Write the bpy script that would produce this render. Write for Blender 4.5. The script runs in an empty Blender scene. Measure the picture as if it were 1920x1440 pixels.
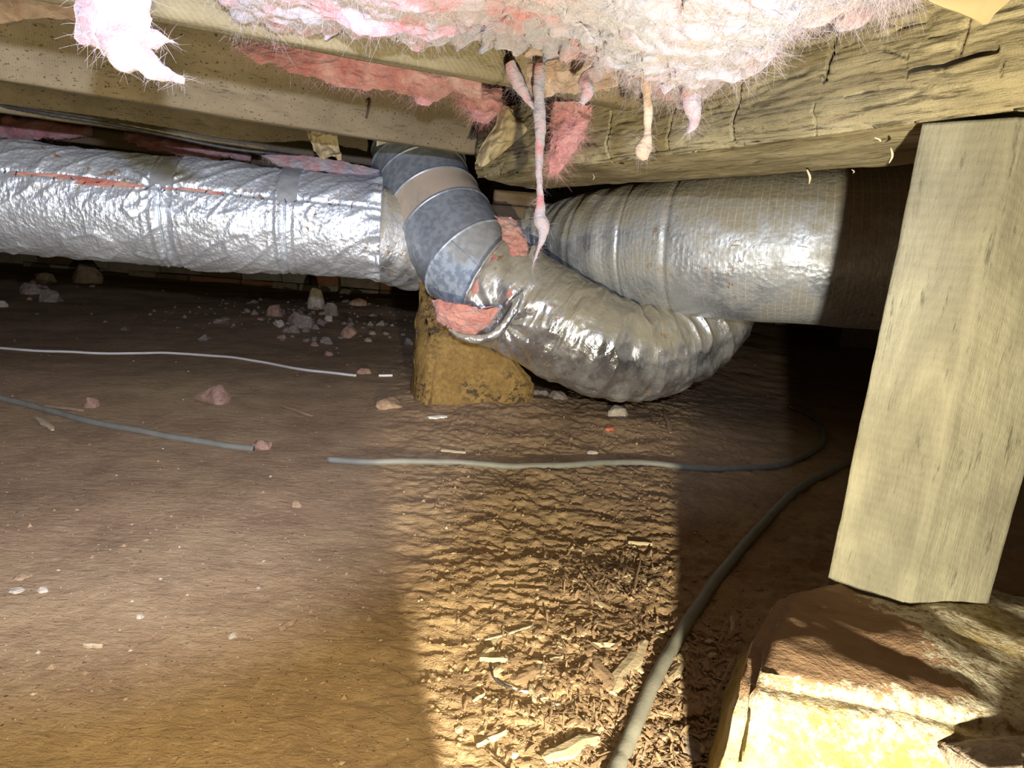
import bpy, bmesh, math, random
import numpy as np
from mathutils import Vector, Matrix

# ------------------------------------------------------------------ camera, world, lights
C = bpy.context.scene
COL = C.collection
FPX, PITCH, ROLL, CAMZ = 1200.0, math.radians(12.7), math.radians(4.5), 0.5
fwd = Vector((0, math.cos(PITCH), -math.sin(PITCH)))
r0 = Vector((1, 0, 0)); u0 = Vector((0, math.sin(PITCH), math.cos(PITCH)))
cr = math.cos(ROLL) * r0 + math.sin(ROLL) * u0
cu = -math.sin(ROLL) * r0 + math.cos(ROLL) * u0
EYE = Vector((0, 0, CAMZ))
camd = bpy.data.cameras.new('camera'); cam = bpy.data.objects.new('camera', camd); COL.objects.link(cam)
camd.sensor_width = 36; camd.lens = 36 * FPX / 1920; camd.clip_start = 0.02; camd.clip_end = 50
cam.matrix_world = Matrix(((cr.x, cu.x, -fwd.x, 0), (cr.y, cu.y, -fwd.y, 0), (cr.z, cu.z, -fwd.z, CAMZ), (0, 0, 0, 1)))
C.camera = cam
C.view_settings.view_transform = 'Standard'; C.view_settings.look = 'None'
C.view_settings.gamma = 1.0; C.view_settings.use_curve_mapping = False
C.view_settings.exposure = 0.0
w = bpy.data.worlds.new('world'); C.world = w; w.use_nodes = True
w.node_tree.nodes['Background'].inputs[0].default_value = (0.75, 0.62, 0.55, 1)
w.node_tree.nodes['Background'].inputs[1].default_value = 0.006

def spot(name, loc, target, power, color, angle, blend, radius):
    l = bpy.data.lights.new(name, 'SPOT'); l.energy = power; l.color = color
    l.spot_size = math.radians(angle); l.spot_blend = blend; l.shadow_soft_size = radius
    o = bpy.data.objects.new(name, l); COL.objects.link(o); o.location = loc
    o.rotation_euler = (Vector(target) - Vector(loc)).to_track_quat('-Z', 'Y').to_euler()
    return o
# the low warm work light beside the photographer's knee, the phone's own cooler flash, and an added cool fill
spot('work_light', (0.125, 0.0, 0.195), (0.50, 1.2, 0.34), 90, (1.0, 0.90, 0.66), 150, 0.3, 0.009)
spot('flash_and_fill', (-0.02, 0.0, 0.645), (-0.88, 1.5, 0.29), 118, (0.66, 0.73, 1.0), 70, 0.7, 0.012)
spot('flash_and_fill', (0.128, 0.0, 0.63), (0.28, 1.6, 0.40), 44, (0.70, 0.78, 1.0), 46, 0.9, 0.012)  # added cool fill for the right duct and elbow, not a separate source
spot('flash_spill', (-0.02, -0.02, 0.53), (-0.62, 0.58, 0.0), 40, (1.0, 0.84, 0.46), 108, 0.95, 0.03)

# ------------------------------------------------------------------ helpers
def ray(x, y): return fwd + (x - 960) / FPX * cr + (720 - y) / FPX * cu
def atz(x, y, z):
    d = ray(x, y); return EYE + d * ((z - CAMZ) / d.z)
def aty(x, y, Y):
    d = ray(x, y); return EYE + d * (Y / d.y)

def _h(ix, iy, iz, seed):
    n = (ix.astype(np.int64) * 374761393 + iy.astype(np.int64) * 668265263 + iz.astype(np.int64) * 2147483647 + seed * 1274126177) & 0xffffffff
    n = ((n ^ (n >> 13)) * 1274126177) & 0xffffffff
    n = ((n ^ (n >> 16)) * 2246822519) & 0xffffffff
    n = n ^ (n >> 15)
    return (n & 0xffffff) / float(0xffffff)
def vnoise(x, y, z=0, seed=0):
    x = np.asarray(x, float); y = np.asarray(y, float); z = np.asarray(z, float) + 0 * x
    ix, iy, iz = np.floor(x), np.floor(y), np.floor(z)
    fx, fy, fz = x - ix, y - iy, z - iz
    fx = fx * fx * (3 - 2 * fx); fy = fy * fy * (3 - 2 * fy); fz = fz * fz * (3 - 2 * fz)
    def L(a, b, t): return a + (b - a) * t
    r = []
    for dz in (0, 1):
        a = L(_h(ix, iy, iz + dz, seed), _h(ix + 1, iy, iz + dz, seed), fx)
        b = L(_h(ix, iy + 1, iz + dz, seed), _h(ix + 1, iy + 1, iz + dz, seed), fx)
        r.append(L(a, b, fy))
    return L(r[0], r[1], fz) * 2 - 1
def fbm(x, y, z=0, oct=4, seed=0):
    s = 0; a = 1; t = 0
    for i in range(oct):
        s = s + a * vnoise(np.asarray(x) * 2 ** i + 7.3 * i, np.asarray(y) * 2 ** i + 3.1 * i, np.asarray(z) * 2 ** i, seed + i); t += a; a *= .5
    return s / t
def sstep(a, b, x):
    t = np.clip((np.asarray(x, float) - a) / (b - a), 0, 1); return t * t * (3 - 2 * t)

def tag(o, label=None, cat=None, group=None, kind=None):
    if label: o['label'] = label
    if cat: o['category'] = cat
    if group: o['group'] = group
    if kind: o['kind'] = kind
    return o
def empty(name, loc, label, cat, group=None):
    o = bpy.data.objects.new(name, None); COL.objects.link(o); o.location = loc; o.empty_display_size = .02
    return tag(o, label, cat, group)
def link(name, me, mat, parent=None, smooth=True, mw=None):
    o = bpy.data.objects.new(name, me); COL.objects.link(o)
    if mat: me.materials.append(mat)
    if smooth: me.polygons.foreach_set('use_smooth', [True] * len(me.polygons))
    if mw is not None: o.matrix_world = mw
    if parent is not None:
        o.parent = parent; o.matrix_parent_inverse = Matrix.Translation(-parent.location) if parent.type == 'EMPTY' else parent.matrix_world.inverted()
    return o
def centre(o):
    """move a world-space mesh's origin to the bottom centre of its own bounds"""
    me = o.data; n = len(me.vertices); co = np.empty(n * 3); me.vertices.foreach_get('co', co); co = co.reshape(-1, 3)
    lo, hi = co.min(0), co.max(0); c = np.array([(lo[0] + hi[0]) / 2, (lo[1] + hi[1]) / 2, lo[2]])
    me.vertices.foreach_set('co', (co - c).ravel()); o.location = Vector(c) + o.location
    return o
def pydata(name, V, F, uv=None):
    me = bpy.data.meshes.new(name); me.from_pydata([tuple(v) for v in V], [], F)
    if uv is not None:
        l = me.uv_layers.new(name='uv'); vi = np.empty(len(me.loops), int); me.loops.foreach_get('vertex_index', vi)
        l.data.foreach_set('uv', np.asarray(uv)[vi].ravel())
    me.update(); return me
def gridfaces(n, m, wrap):
    """n rows, m columns"""
    F = []
    for i in range(n - 1):
        for j in range(m if wrap else m - 1):
            k = (j + 1) % m
            F.append((i * m + j, i * m + k, (i + 1) * m + k, (i + 1) * m + j))
    return F
def catmull(pts, n):
    P = np.array(pts, float); P = np.vstack([2 * P[0] - P[1], P, 2 * P[-1] - P[-2]])
    k = len(pts) - 1; out = []
    for t in np.linspace(0, k, n):
        i = min(int(t), k - 1); f = t - i
        a, b, c, d = P[i:i + 4]
        out.append(.5 * (2 * b + (c - a) * f + (2 * a - 5 * b + 4 * c - d) * f * f + (3 * b - a - 3 * c + d) * f ** 3))
    return np.array(out)
def tube(pts, n=60, m=16, disp=None, caps=True):
    """pts rows of x,y,z,r.  disp(s, th, P) -> radial offset.  returns V, F, uv"""
    Q = catmull(pts, n); P = Q[:, :3]; r = Q[:, 3]
    T = np.gradient(P, axis=0); T /= np.linalg.norm(T, axis=1)[:, None]
    s = np.concatenate([[0], np.cumsum(np.linalg.norm(np.diff(P, axis=0), axis=1))])
    up = np.array([0, 0, 1.]) if abs(T[0][2]) < .9 else np.array([0, 1., 0])
    N = up - T[0] * (up @ T[0]); N /= np.linalg.norm(N)
    Ns = []
    for t in T:
        N = N - t * (N @ t); N /= np.linalg.norm(N); Ns.append(N)
    Ns = np.array(Ns); B = np.cross(T, Ns)
    th = np.linspace(0, 2 * math.pi, m, endpoint=False)
    S, TH = np.meshgrid(s, th, indexing='ij')
    D = Ns[:, None, :] * np.cos(TH)[..., None] + B[:, None, :] * np.sin(TH)[..., None]
    R = r[:, None] + 0 * TH
    if disp is not None: R = R + disp(S, TH, P[:, None, :] + D * R[..., None])
    V = (P[:, None, :] + D * R[..., None]).reshape(-1, 3)
    F = gridfaces(n, m, True)
    if caps:
        F.append(tuple(range(m))[::-1]); F.append(tuple((n - 1) * m + j for j in range(m)))
    uv = np.stack([S, TH * r.mean()], -1).reshape(-1, 2)
    return V, F, uv
def tubeobj(name, pts, mat, parent=None, n=60, m=16, disp=None, caps=True):
    V, F, uv = tube(pts, n, m, disp, caps)
    return link(name, pydata(name, V, F, uv), mat, parent)

def pick(V, px, py):
    best = None
    for i, v in enumerate(V):
        w_ = Vector(v) - EYE; dd = w_.dot(fwd); x = 960 + FPX * w_.dot(cr) / dd; y = 720 - FPX * w_.dot(cu) / dd
        sc = w_.length + max(0, math.hypot(x - px, y - py) - 6) * .1
        if best is None or sc < best[0]: best = (sc, i)
    return best
def timber(name, p0, p1, wid, hgt, mat, parent=None, up=(0, 0, 1), ns=80, nw=8, nh=20, amp=.0015, disp=None, seed=0, cuts=True):
    """rough sawn timber: local X runs p0->p1 (bottom centre line), Y across, Z up. disp(X,Y,Z)->(dy,dz)"""
    p0 = Vector(p0); p1 = Vector(p1); L = (p1 - p0).length; X = (p1 - p0).normalized()
    Y = Vector(up).cross(X).normalized(); Z = X.cross(Y)
    ring = []
    for i in range(nw): ring.append((-wid / 2 + wid * i / nw, 0, 0, -1))
    for i in range(nh): ring.append((wid / 2, hgt * i / nh, 1, 0))
    for i in range(nw): ring.append((wid / 2 - wid * i / nw, hgt, 0, 1))
    for i in range(nh): ring.append((-wid / 2, hgt - hgt * i / nh, -1, 0))
    ring = np.array(ring); m = len(ring); xs = np.linspace(0, L, ns)
    XX = np.repeat(xs, m); R = np.tile(ring, (ns, 1)); y = R[:, 0].copy(); z = R[:, 1].copy()
    a = fbm(XX * 4, y * 14 + seed * 5, z * 14, 3, seed) * amp * 2.2 + fbm(XX * 25, y * 90, z * 90 + seed, 3, seed + 9) * amp
    b = fbm(XX * 3, y * 8, z * 8 + 30, 2, seed + 17) * amp * 1.5
    y2 = y + R[:, 2] * a + b; z2 = z + R[:, 3] * a + b
    # eased arrises
    cy = np.abs(y) / (wid / 2); cz = np.abs(z - hgt / 2) / (hgt / 2)
    e = (cy > .999) & (cz > .999)
    y2[e] -= np.sign(y[e]) * .002; z2[e] -= np.sign(z[e] - hgt / 2) * .002
    if disp is not None:
        dy, dz = disp(XX, y, z); y2 += dy; z2 += dz
    V = np.stack([XX + 0 * y2, y2, z2], 1)
    # ragged saw ends
    F = gridfaces(ns, m, True); F.append(tuple(range(m))[::-1]); F.append(tuple((ns - 1) * m + j for j in range(m)))
    me = pydata(name, V, F)
    M = Matrix(((X.x, Y.x, Z.x, p0.x), (X.y, Y.y, Z.y, p0.y), (X.z, Y.z, Z.z, p0.z), (0, 0, 0, 1)))
    return link(name, me, mat, parent, True, M)

def hullmesh(name, pts, bevel=.004, sub=0, amp=0, seed=0, freq=20):
    bm = bmesh.new()
    for p in pts: bm.verts.new(p)
    r = bmesh.ops.convex_hull(bm, input=bm.verts)
    bmesh.ops.delete(bm, geom=[g for g in set(r['geom_interior'] + r['geom_unused']) if isinstance(g, bmesh.types.BMVert)], context='VERTS')
    bmesh.ops.dissolve_limit(bm, angle_limit=math.radians(6), verts=bm.verts, edges=bm.edges)
    if bevel: bmesh.ops.bevel(bm, geom=list(bm.edges), offset=bevel, segments=2, affect='EDGES', clamp_overlap=True)
    if sub:
        bmesh.ops.triangulate(bm, faces=bm.faces)
        for i in range(sub):
            L = sorted((e.calc_length() for e in bm.edges)); t = L[-1] * .5
            bmesh.ops.subdivide_edges(bm, edges=[e for e in bm.edges if e.calc_length() > t], cuts=1, use_grid_fill=False)
            bmesh.ops.triangulate(bm, faces=bm.faces)
    bm.normal_update()
    if amp:
        V = np.array([v.co[:] for v in bm.verts]); N = np.array([v.normal[:] for v in bm.verts])
        d = fbm(V[:, 0] * freq, V[:, 1] * freq, V[:, 2] * freq, 4, seed) * amp
        V = V + N * d[:, None]
        for v, c in zip(bm.verts, V): v.co = c
    me = bpy.data.meshes.new(name); bm.to_mesh(me); bm.free(); return me

# ------------------------------------------------------------------ materials
class NT:
    def __init__(s, name):
        s.m = bpy.data.materials.new(name); s.m.use_nodes = True; s.t = s.m.node_tree; s.n = s.t.nodes; s.l = s.t.links
        s.b = s.n['Principled BSDF']; s.tc = s.n.new('ShaderNodeTexCoord')
    def map(s, out='Object', scale=(1, 1, 1), rot=(0, 0, 0)):
        m = s.n.new('ShaderNodeMapping'); m.inputs['Scale'].default_value = scale; m.inputs['Rotation'].default_value = rot
        s.l.new(s.tc.outputs[out], m.inputs[0]); return m.outputs[0]
    def noise(s, vec, scale, detail=4, rough=.55, dist=0):
        n = s.n.new('ShaderNodeTexNoise'); n.inputs['Scale'].default_value = scale; n.inputs['Detail'].default_value = detail
        n.inputs['Roughness'].default_value = rough; n.inputs['Distortion'].default_value = dist; s.l.new(vec, n.inputs['Vector']); return n.outputs[0]
    def vor(s, vec, scale, feature='F1'):
        n = s.n.new('ShaderNodeTexVoronoi'); n.feature = feature; n.inputs['Scale'].default_value = scale; s.l.new(vec, n.inputs['Vector']); return n.outputs[0]
    def wave(s, vec, scale, dist=2, axis='X', dscale=2):
        n = s.n.new('ShaderNodeTexWave'); n.bands_direction = axis; n.inputs['Scale'].default_value = scale; n.inputs['Distortion'].default_value = dist
        n.inputs['Detail Scale'].default_value = dscale; s.l.new(vec, n.inputs['Vector']); return n.outputs[1]
    def ramp(s, fac, stops, interp='LINEAR'):
        r = s.n.new('ShaderNodeValToRGB'); e = r.color_ramp.elements; r.color_ramp.interpolation = interp
        while len(e) < len(stops): e.new(.5)
        for k, (p, c) in zip(e, stops):
            k.position = p; k.color = (c, c, c, 1) if isinstance(c, (int, float)) else (*c, 1)
        s.l.new(fac, r.inputs[0]); return r.outputs[0]
    def mix(s, fac, a, b, mode='MIX'):
        m = s.n.new('ShaderNodeMix'); m.data_type = 'RGBA'; m.blend_type = mode
        for sock, v in ((m.inputs[0], fac), (m.inputs[6], a), (m.inputs[7], b)):
            if hasattr(v, 'is_linked'): s.l.new(v, sock)
            elif isinstance(v, (int, float)): sock.default_value = v
            else: sock.default_value = (*v, 1)
        return m.outputs[2]
    def math(s, op, a, b=0, c=None):
        m = s.n.new('ShaderNodeMath'); m.operation = op
        for i, v in enumerate((a, b) if c is None else (a, b, c)):
            if hasattr(v, 'is_linked'): s.l.new(v, m.inputs[i])
            else: m.inputs[i].default_value = v
        return m.outputs[0]
    def bump(s, h, strength, dist, prev=None):
        b = s.n.new('ShaderNodeBump'); b.inputs['Strength'].default_value = strength; b.inputs['Distance'].default_value = dist
        s.l.new(h, b.inputs['Height'])
        if prev is not None: s.l.new(prev, b.inputs['Normal'])
        return b.outputs[0]
    def set(s, color=None, rough=None, metal=None, normal=None, **k):
        for nm, v in (('Base Color', color), ('Roughness', rough), ('Metallic', metal), ('Normal', normal), *k.items()):
            if v is None: continue
            i = s.b.inputs[nm]
            if hasattr(v, 'is_linked'): s.l.new(v, i)
            elif isinstance(v, (int, float)): i.default_value = v
            else: i.default_value = (*v, 1) if len(i.default_value) == 4 and len(v) == 3 else v
        return s.m
    def normal_z(s):
        g = s.n.new('ShaderNodeNewGeometry'); x = s.n.new('ShaderNodeSeparateXYZ'); s.l.new(g.outputs['Normal'], x.inputs[0]); return x.outputs[2]
    def sep(s, vec):
        x = s.n.new('ShaderNodeSeparateXYZ'); s.l.new(vec, x.inputs[0]); return x.outputs

def mat_simple(name, col, rough=.8, metal=0, var=.25, scale=20, bump=.0, bscale=60):
    t = NT(name); v = t.map(); c = t.mix(t.noise(v, scale, 5), tuple(x * (1 - var) for x in col), tuple(min(1, x * (1 + var)) for x in col))
    nrm = t.bump(t.noise(v, bscale, 5), .6, bump) if bump else None
    return t.set(c, rough, metal, nrm)

def mat_wood(name, light, dark, saw=True, sawrot=.5, sawscale=90, specks=.0, grain=30, bstr=1.0, sawmix=.35, crack=.36):
    t = NT(name); v = t.map(scale=(1, 1, 1)); g = t.map(scale=(.9, grain / 3, grain / 3)); g2 = t.map(scale=(2.2, grain, grain))
    n1 = t.noise(g, 3.0, 7, .65, .8); n2 = t.noise(v, 5, 5, .6); n3 = t.noise(g2, 6, 6, .7)
    c = t.mix(t.ramp(n1, [(.32, 0), (.66, 1)]), dark, light)
    c = t.mix(t.ramp(n2, [(.36, .55), (.6, 0)]), c, tuple(x * .55 for x in dark), 'MIX')
    c = t.mix(t.ramp(n3, [(crack - .05, .8), (crack + .05, 0)]), c, tuple(x * .22 for x in dark))
    h = t.math('ADD', t.math('MULTIPLY', n3, .5), t.math('MULTIPLY', n1, .4))
    nrm = t.bump(h, .7 * bstr, .004); nrm = t.bump(t.noise(t.map(scale=(3, 34, 34)), 12, 5, .7), .55 * bstr, .0016, nrm)
    if saw:
        r = t.map(rot=(0, sawrot, 0)); wv = t.math('ADD', t.math('MULTIPLY', t.wave(r, sawscale, 3.5, 'X', 1.2), .5), t.math('MULTIPLY', t.noise(t.map(scale=(6, .6, .6), rot=(0, sawrot, 0)), sawscale * .35, 3), .5))
        c = t.mix(t.math('MULTIPLY', t.math('MULTIPLY', wv, t.noise(v, 9, 3)), sawmix), c, tuple(min(1, x * 1.5) for x in light))
        nrm = t.bump(wv, (.35 if sawmix > .2 else .2) * bstr, .0012, nrm)
    if specks:
        sp = t.noise(t.map(scale=(1, 1.6, 1.6)), 150, 2, .5)
        c = t.mix(t.ramp(sp, [(.66 - specks * .1, 0), (.69, .85)]), c, tuple(x * .15 for x in dark))
    nrm = t.bump(t.noise(v, 400, 3), .35 * bstr, .001, nrm)
    return t.set(c, .85, 0, nrm, **{'Specular IOR Level': .2})

M = {}
M['beam'] = mat_wood('beam wood', (.43, .375, .225), (.19, .155, .09), saw=False, grain=26, bstr=1.7, crack=.42)
M['post'] = mat_wood('post wood', (.25, .235, .165), (.125, .115, .085), saw=True, sawrot=.45, sawscale=34, grain=14, sawmix=.12)
M['joist'] = mat_wood('joist wood', (.24, .19, .115), (.155, .12, .068), saw=True, sawrot=.05, sawscale=70, specks=.2, grain=12, bstr=.6)
M['joist_saw'] = mat_wood('sawn joist wood', (.24, .20, .115), (.11, .09, .048), saw=True, sawrot=.75, sawscale=50, grain=12, bstr=1.4)
M['plank'] = mat_wood('plank wood', (.20, .14, .08), (.11, .075, .045), saw=True, sawrot=0, sawscale=80, grain=20)
M['chip'] = mat_simple('wood chip', (.30, .20, .12), .85, var=.45, scale=30, bump=.002, bscale=150)
M['chip_pale'] = mat_simple('pale wood chip', (.46, .37, .24), .85, var=.35, scale=30, bump=.002, bscale=150)
M['paper'] = mat_simple('kraft paper', (.36, .285, .15), .8, var=.2, scale=12, bump=.004, bscale=30)
M['card'] = mat_simple('tan cardboard', (.33, .25, .13), .8, var=.15, scale=10, bump=.001, bscale=90)
M['nail'] = mat_simple('rusty nail', (.09, .05, .035), .7, .5, bump=.001, bscale=200)
M['hose'] = mat_simple('dusty green hose', (.20, .195, .16), .6, var=.35, scale=28, bump=.0006, bscale=250)
M['wire'] = mat_simple('white wire', (.72, .70, .66), .45, var=.15, scale=40)
M['cable'] = mat_simple('black cable', (.035, .033, .03), .55, var=.7, scale=60, bump=.001, bscale=260)
M['plastic'] = mat_simple('red plastic', (.62, .14, .07), .5, var=.2, scale=40)
M['white'] = mat_simple('white scrap', (.75, .72, .62), .8, var=.15, scale=50, bump=.001, bscale=120)
M['inner'] = mat_simple('inner core', (.01, .01, .01), .9)

def mat_soil():
    t = NT('soil'); v = t.map(); big = t.noise(v, 1.3, 4); mid = t.noise(v, 9, 6, .65, .4); fine = t.noise(v, 70, 6, .7); grit = t.noise(v, 260, 3, .6)
    c = t.mix(t.ramp(big, [(.35, 0), (.65, 1)]), (.33, .22, .13), (.41, .29, .165))
    c = t.mix(t.ramp(mid, [(.33, .55), (.6, 0)]), c, (.18, .11, .07))
    c = t.mix(t.ramp(fine, [(.52, 0), (.70, .45)]), c, (.48, .37, .24))
    c = t.mix(t.ramp(grit, [(.68, 0), (.74, .7)]), c, (.60, .52, .38))
    c = t.mix(t.ramp(t.noise(t.map(scale=(1, 1, 1)), 180, 2), [(.27, .8), (.33, 0)]), c, (.06, .04, .03))
    nrm = t.bump(mid, .5, .012); nrm = t.bump(t.noise(t.map(scale=(.6, 1.5, 1)), 45, 5, .7, .5), .8, .006, nrm); nrm = t.bump(t.noise(v, 300, 4, .7), .7, .0016, nrm)
    return t.set(c, .95, 0, nrm, **{'Specular IOR Level': .12})
M['soil'] = mat_soil()
def mat_rock(name, a, b, patch=None, dots=False, whit=0):
    t = NT(name); v = t.map(); n = t.noise(v, 14, 6, .65, .6); f = t.noise(v, 90, 5, .7)
    c = t.mix(t.ramp(n, [(.35, 0), (.65, 1)]), a, b)
    c = t.mix(t.ramp(f, [(.35, .5), (.5, 0)]), c, tuple(x * .5 for x in a))
    c = t.mix(t.ramp(f, [(.55, 0), (.7, .4)]), c, tuple(min(1, x * 1.5) for x in b))
    if patch:
        z = t.sep(v)[2]
        c = t.mix(t.math('MULTIPLY', t.ramp(t.noise(v, 5, 4, .6), [(.5, 0), (.6, 1)]), .8), c, patch)
    if dots:
        c = t.mix(t.math('MULTIPLY', t.ramp(t.noise(v, 75, 3, .6), [(.52, 0), (.57, .9)]), t.ramp(t.noise(v, 6, 2), [(.45, 0), (.58, 1)])), c, (.05, .04, .03))
    if whit:   # shade on the stone's top painted dusty brown, grazing light on its edge painted pale
        nz = t.normal_z(); X_, Y_, Z_ = t.sep(v)[0:3]
        nn = t.math('MULTIPLY', t.math('SUBTRACT', t.noise(v, 38, 7, .8), .5), .16); n5 = t.math('MULTIPLY', t.math('SUBTRACT', t.noise(v, 9, 4, .6), .5), .10)
        zz = t.math('ADD', t.math('ADD', Z_, nn), n5)
        crust = t.mix(t.ramp(t.noise(v, 120, 5, .75), [(.38, 0), (.52, 1)]), (.16, .10, .06), (.52, .48, .38))  # pale rim: grazing light put into the colour
        c = t.mix(t.math('MULTIPLY', t.ramp(zz, [(.165, 0), (.195, 1)]), .85), c, crust)
        top_shade = t.math('MULTIPLY', t.math('GREATER_THAN', t.math('ADD', Y_, t.math('MULTIPLY', nn, .8)), -.075), t.math('LESS_THAN', t.math('ADD', X_, nn), -.10))
        top_shade = t.math('MULTIPLY', top_shade, t.ramp(nz, [(.5, 0), (.7, 1)]))
        c = t.mix(top_shade, c, t.mix(t.noise(v, 40, 4), (.20, .125, .075), (.28, .18, .11)))
    nrm = t.bump(n, .5, .012); nrm = t.bump(f, .7, .003, nrm); nrm = t.bump(t.noise(v, 350, 3, .7), .5, .0012, nrm)
    return t.set(c, .92, 0, nrm, **{'Specular IOR Level': .15})
M['stone_y'] = mat_rock('yellow pier stone', (.27, .19, .055), (.35, .275, .11), (.38, .34, .21), whit=1)
M['stone_o'] = mat_rock('ochre pier stone', (.20, .12, .038), (.29, .185, .06), dots=True)
M['rock_grey'] = mat_rock('grey rock', (.20, .16, .13), (.33, .27, .22))
M['rock_red'] = mat_rock('reddish rock', (.30, .17, .12), (.42, .28, .21))
M['rock_pale'] = mat_rock('pale rock', (.42, .36, .28), (.56, .48, .38))
M['clod'] = mat_rock('soil clod', (.30, .20, .12), (.40, .28, .17))
M['brick'] = mat_rock('old brick', (.26, .12, .07), (.38, .19, .11))
M['block'] = mat_rock('grey block', (.27, .25, .20), (.36, .33, .28))

def mat_foil(name, dust=.35, dusttop=.6, rough=.30, grid=True, tint=(.80, .82, .84), wr=1.0, pk=1.0, mt=.9, lines=0):
    t = NT(name); uv = t.map('UV'); o = t.map()
    wr1 = t.noise(t.map('UV', scale=(1, 1, 1)), 22, 6, .6, .9)
    wr2 = t.noise(t.map('UV', scale=(1.6, .45, 1)), 60, 4, .6, .4)
    puck = t.vor(uv, 95, 'F1'); fine = t.noise(uv, 330, 3, .6)
    nz = t.normal_z()
    d = t.math('ADD', t.math('MULTIPLY', t.ramp(nz, [(.0, 0), (.55, 1)]), dusttop), t.math('MULTIPLY', t.ramp(t.noise(o, 7, 5, .65), [(.42, 0), (.62, 1)]), dust))
    d = t.math('MULTIPLY', d, t.ramp(t.noise(o, 60, 5, .7), [(.25, .5), (.6, 1)]))
    c = t.mix(t.math('MINIMUM', d, .93), tint, (.34, .30, .21))
    spot_ = t.math('MULTIPLY', t.ramp(t.noise(o, 38, 4, .7), [(.60, 0), (.63, 1)]), t.ramp(t.noise(o, 4, 3), [(.5, 0), (.6, 1)]))
    c = t.mix(spot_, c, (.28, .17, .09)); dd = t.math('MAXIMUM', t.math('MINIMUM', d, 1), spot_)
    metal = t.math('SUBTRACT', mt, t.math('MULTIPLY', dd, mt * .9)); r = t.math('ADD', rough, t.math('MULTIPLY', dd, .45))
    nrm = t.bump(wr1, .8 * wr, .006); nrm = t.bump(wr2, .8 * wr, .0035, nrm); nrm = t.bump(puck, .7, .0016 * pk, nrm); nrm = t.bump(fine, .4, .0005, nrm)
    if grid:
        g1 = t.sep(uv); 
        line = t.math('MAXIMUM', t.math('GREATER_THAN', t.math('FRACT', t.math('MULTIPLY', g1[0], 62)), .90), t.math('MULTIPLY', t.math('GREATER_THAN', t.math('FRACT', t.math('MULTIPLY', g1[1], 30)), .95), .6))
        nrm = t.bump(line, .6, .0016, nrm)
        if lines: c = t.mix(t.math('MULTIPLY', line, t.math('MULTIPLY', t.noise(o, 14, 3), lines * 1.6)), c, (.85, .87, .9))
    return t.set(c, r, metal, nrm)
M['foil_left'] = mat_foil('silver foil jacket', dust=.18, dusttop=.2, rough=.40, grid=False, tint=(.84, .91, 1.0), mt=.8, pk=1.5)
M['foil_right'] = mat_foil('dusty scrim foil', dust=.8, dusttop=.95, rough=.44, wr=.55, tint=(.62, .67, .75), mt=.8, lines=.35)
M['foil_flex'] = mat_foil('crinkled foil sleeve', dust=.6, dusttop=.95, rough=.15, wr=.6, pk=.35, tint=(.56, .57, .60))
M['foil_dark'] = mat_foil('dull foil sleeve', dust=.7, dusttop=.8, rough=.38, tint=(.55, .58, .62))
M['tape'] = mat_simple('grey foil tape', (.50, .52, .54), .5, .5, var=.15, scale=30, bump=.002, bscale=60)
def mat_galv(name, a, b, dustc=(.27, .25, .20), dust=.8):
    t = NT(name); v = t.map(); s = t.vor(v, 60, 'F1'); n = t.noise(v, 40, 5, .7)
    c = t.mix(t.ramp(t.noise(v, 55, 2, .5), [(.42, 0), (.58, 1)]), a, b)
    k = t.math('MULTIPLY', t.ramp(t.math('ADD', t.noise(v, 6, 4), t.math('MULTIPLY', t.normal_z(), .35)), [(.46, 0), (.62, 1)]), dust)
    c = t.mix(k, c, dustc)
    return t.set(c, t.math('ADD', .40, t.math('MULTIPLY', k, .4)), t.math('SUBTRACT', .42, t.math('MULTIPLY', k, .35)), t.bump(n, .2, .001))
M['galv'] = mat_galv('galvanised steel', (.36, .43, .52), (.60, .68, .77))
M['galv_dull'] = mat_galv('dull galvanised steel', (.27, .30, .34), (.37, .41, .46), dust=.2)
M['galv_tan'] = mat_galv('tan stained steel', (.52, .43, .34), (.58, .50, .40), (.50, .40, .30), dust=.9)

def mat_wool(name, stops, wn=1.0):
    t = NT(name); v = t.map(scale=(1, 1, 1.6)); n = t.noise(v, 9, 6, .62, 1.2)
    c = t.ramp(n, stops); c = t.mix(t.ramp(t.noise(v, 34, 5, .7, 1.5), [(.5, 0), (.7, .55)]), c, (.32, .30, .32))
    nrm = t.bump(t.noise(t.map(scale=(1, 1, 2.2), rot=(.4, .3, .2)), 18, 5, .55, 1.2), .9 * wn, .014); nrm = t.bump(t.noise(t.map(scale=(.5, .5, 3), rot=(.6, .2, .7)), 90, 4, .6, .8), .5, .0015, nrm)
    return t.set(c, 1.0, 0, nrm, **{'Specular IOR Level': .05, 'Sheen Weight': .25, 'Subsurface Weight': .25, 'Subsurface Radius': (.03, .015, .012), 'Subsurface Scale': .4})
M['wool'] = mat_wool('pink glass wool', [(.30, (.36, .13, .13)), (.42, (.37, .205, .215)), (.50, (.32, .27, .29)), (.62, (.28, .28, .315))])
M['wool_pink'] = mat_wool('rosy glass wool', [(.33, (.42, .15, .15)), (.5, (.55, .27, .26)), (.68, (.60, .41, .40))])
M['wool_salmon'] = mat_wool('salmon glass wool', [(.33, (.42, .13, .10)), (.5, (.60, .26, .19)), (.68, (.66, .40, .30))])
M['wool_tan'] = mat_wool('dusty glass wool', [(.33, (.30, .19, .13)), (.5, (.42, .31, .23)), (.68, (.50, .42, .34))])
M['fibre'] = mat_simple('wool fibre', (.32, .27, .285), .9, var=.2, scale=14)
M['fibre_rosy'] = mat_simple('rosy wool fibre', (.55, .30, .29), .9, var=.3, scale=14)

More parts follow.
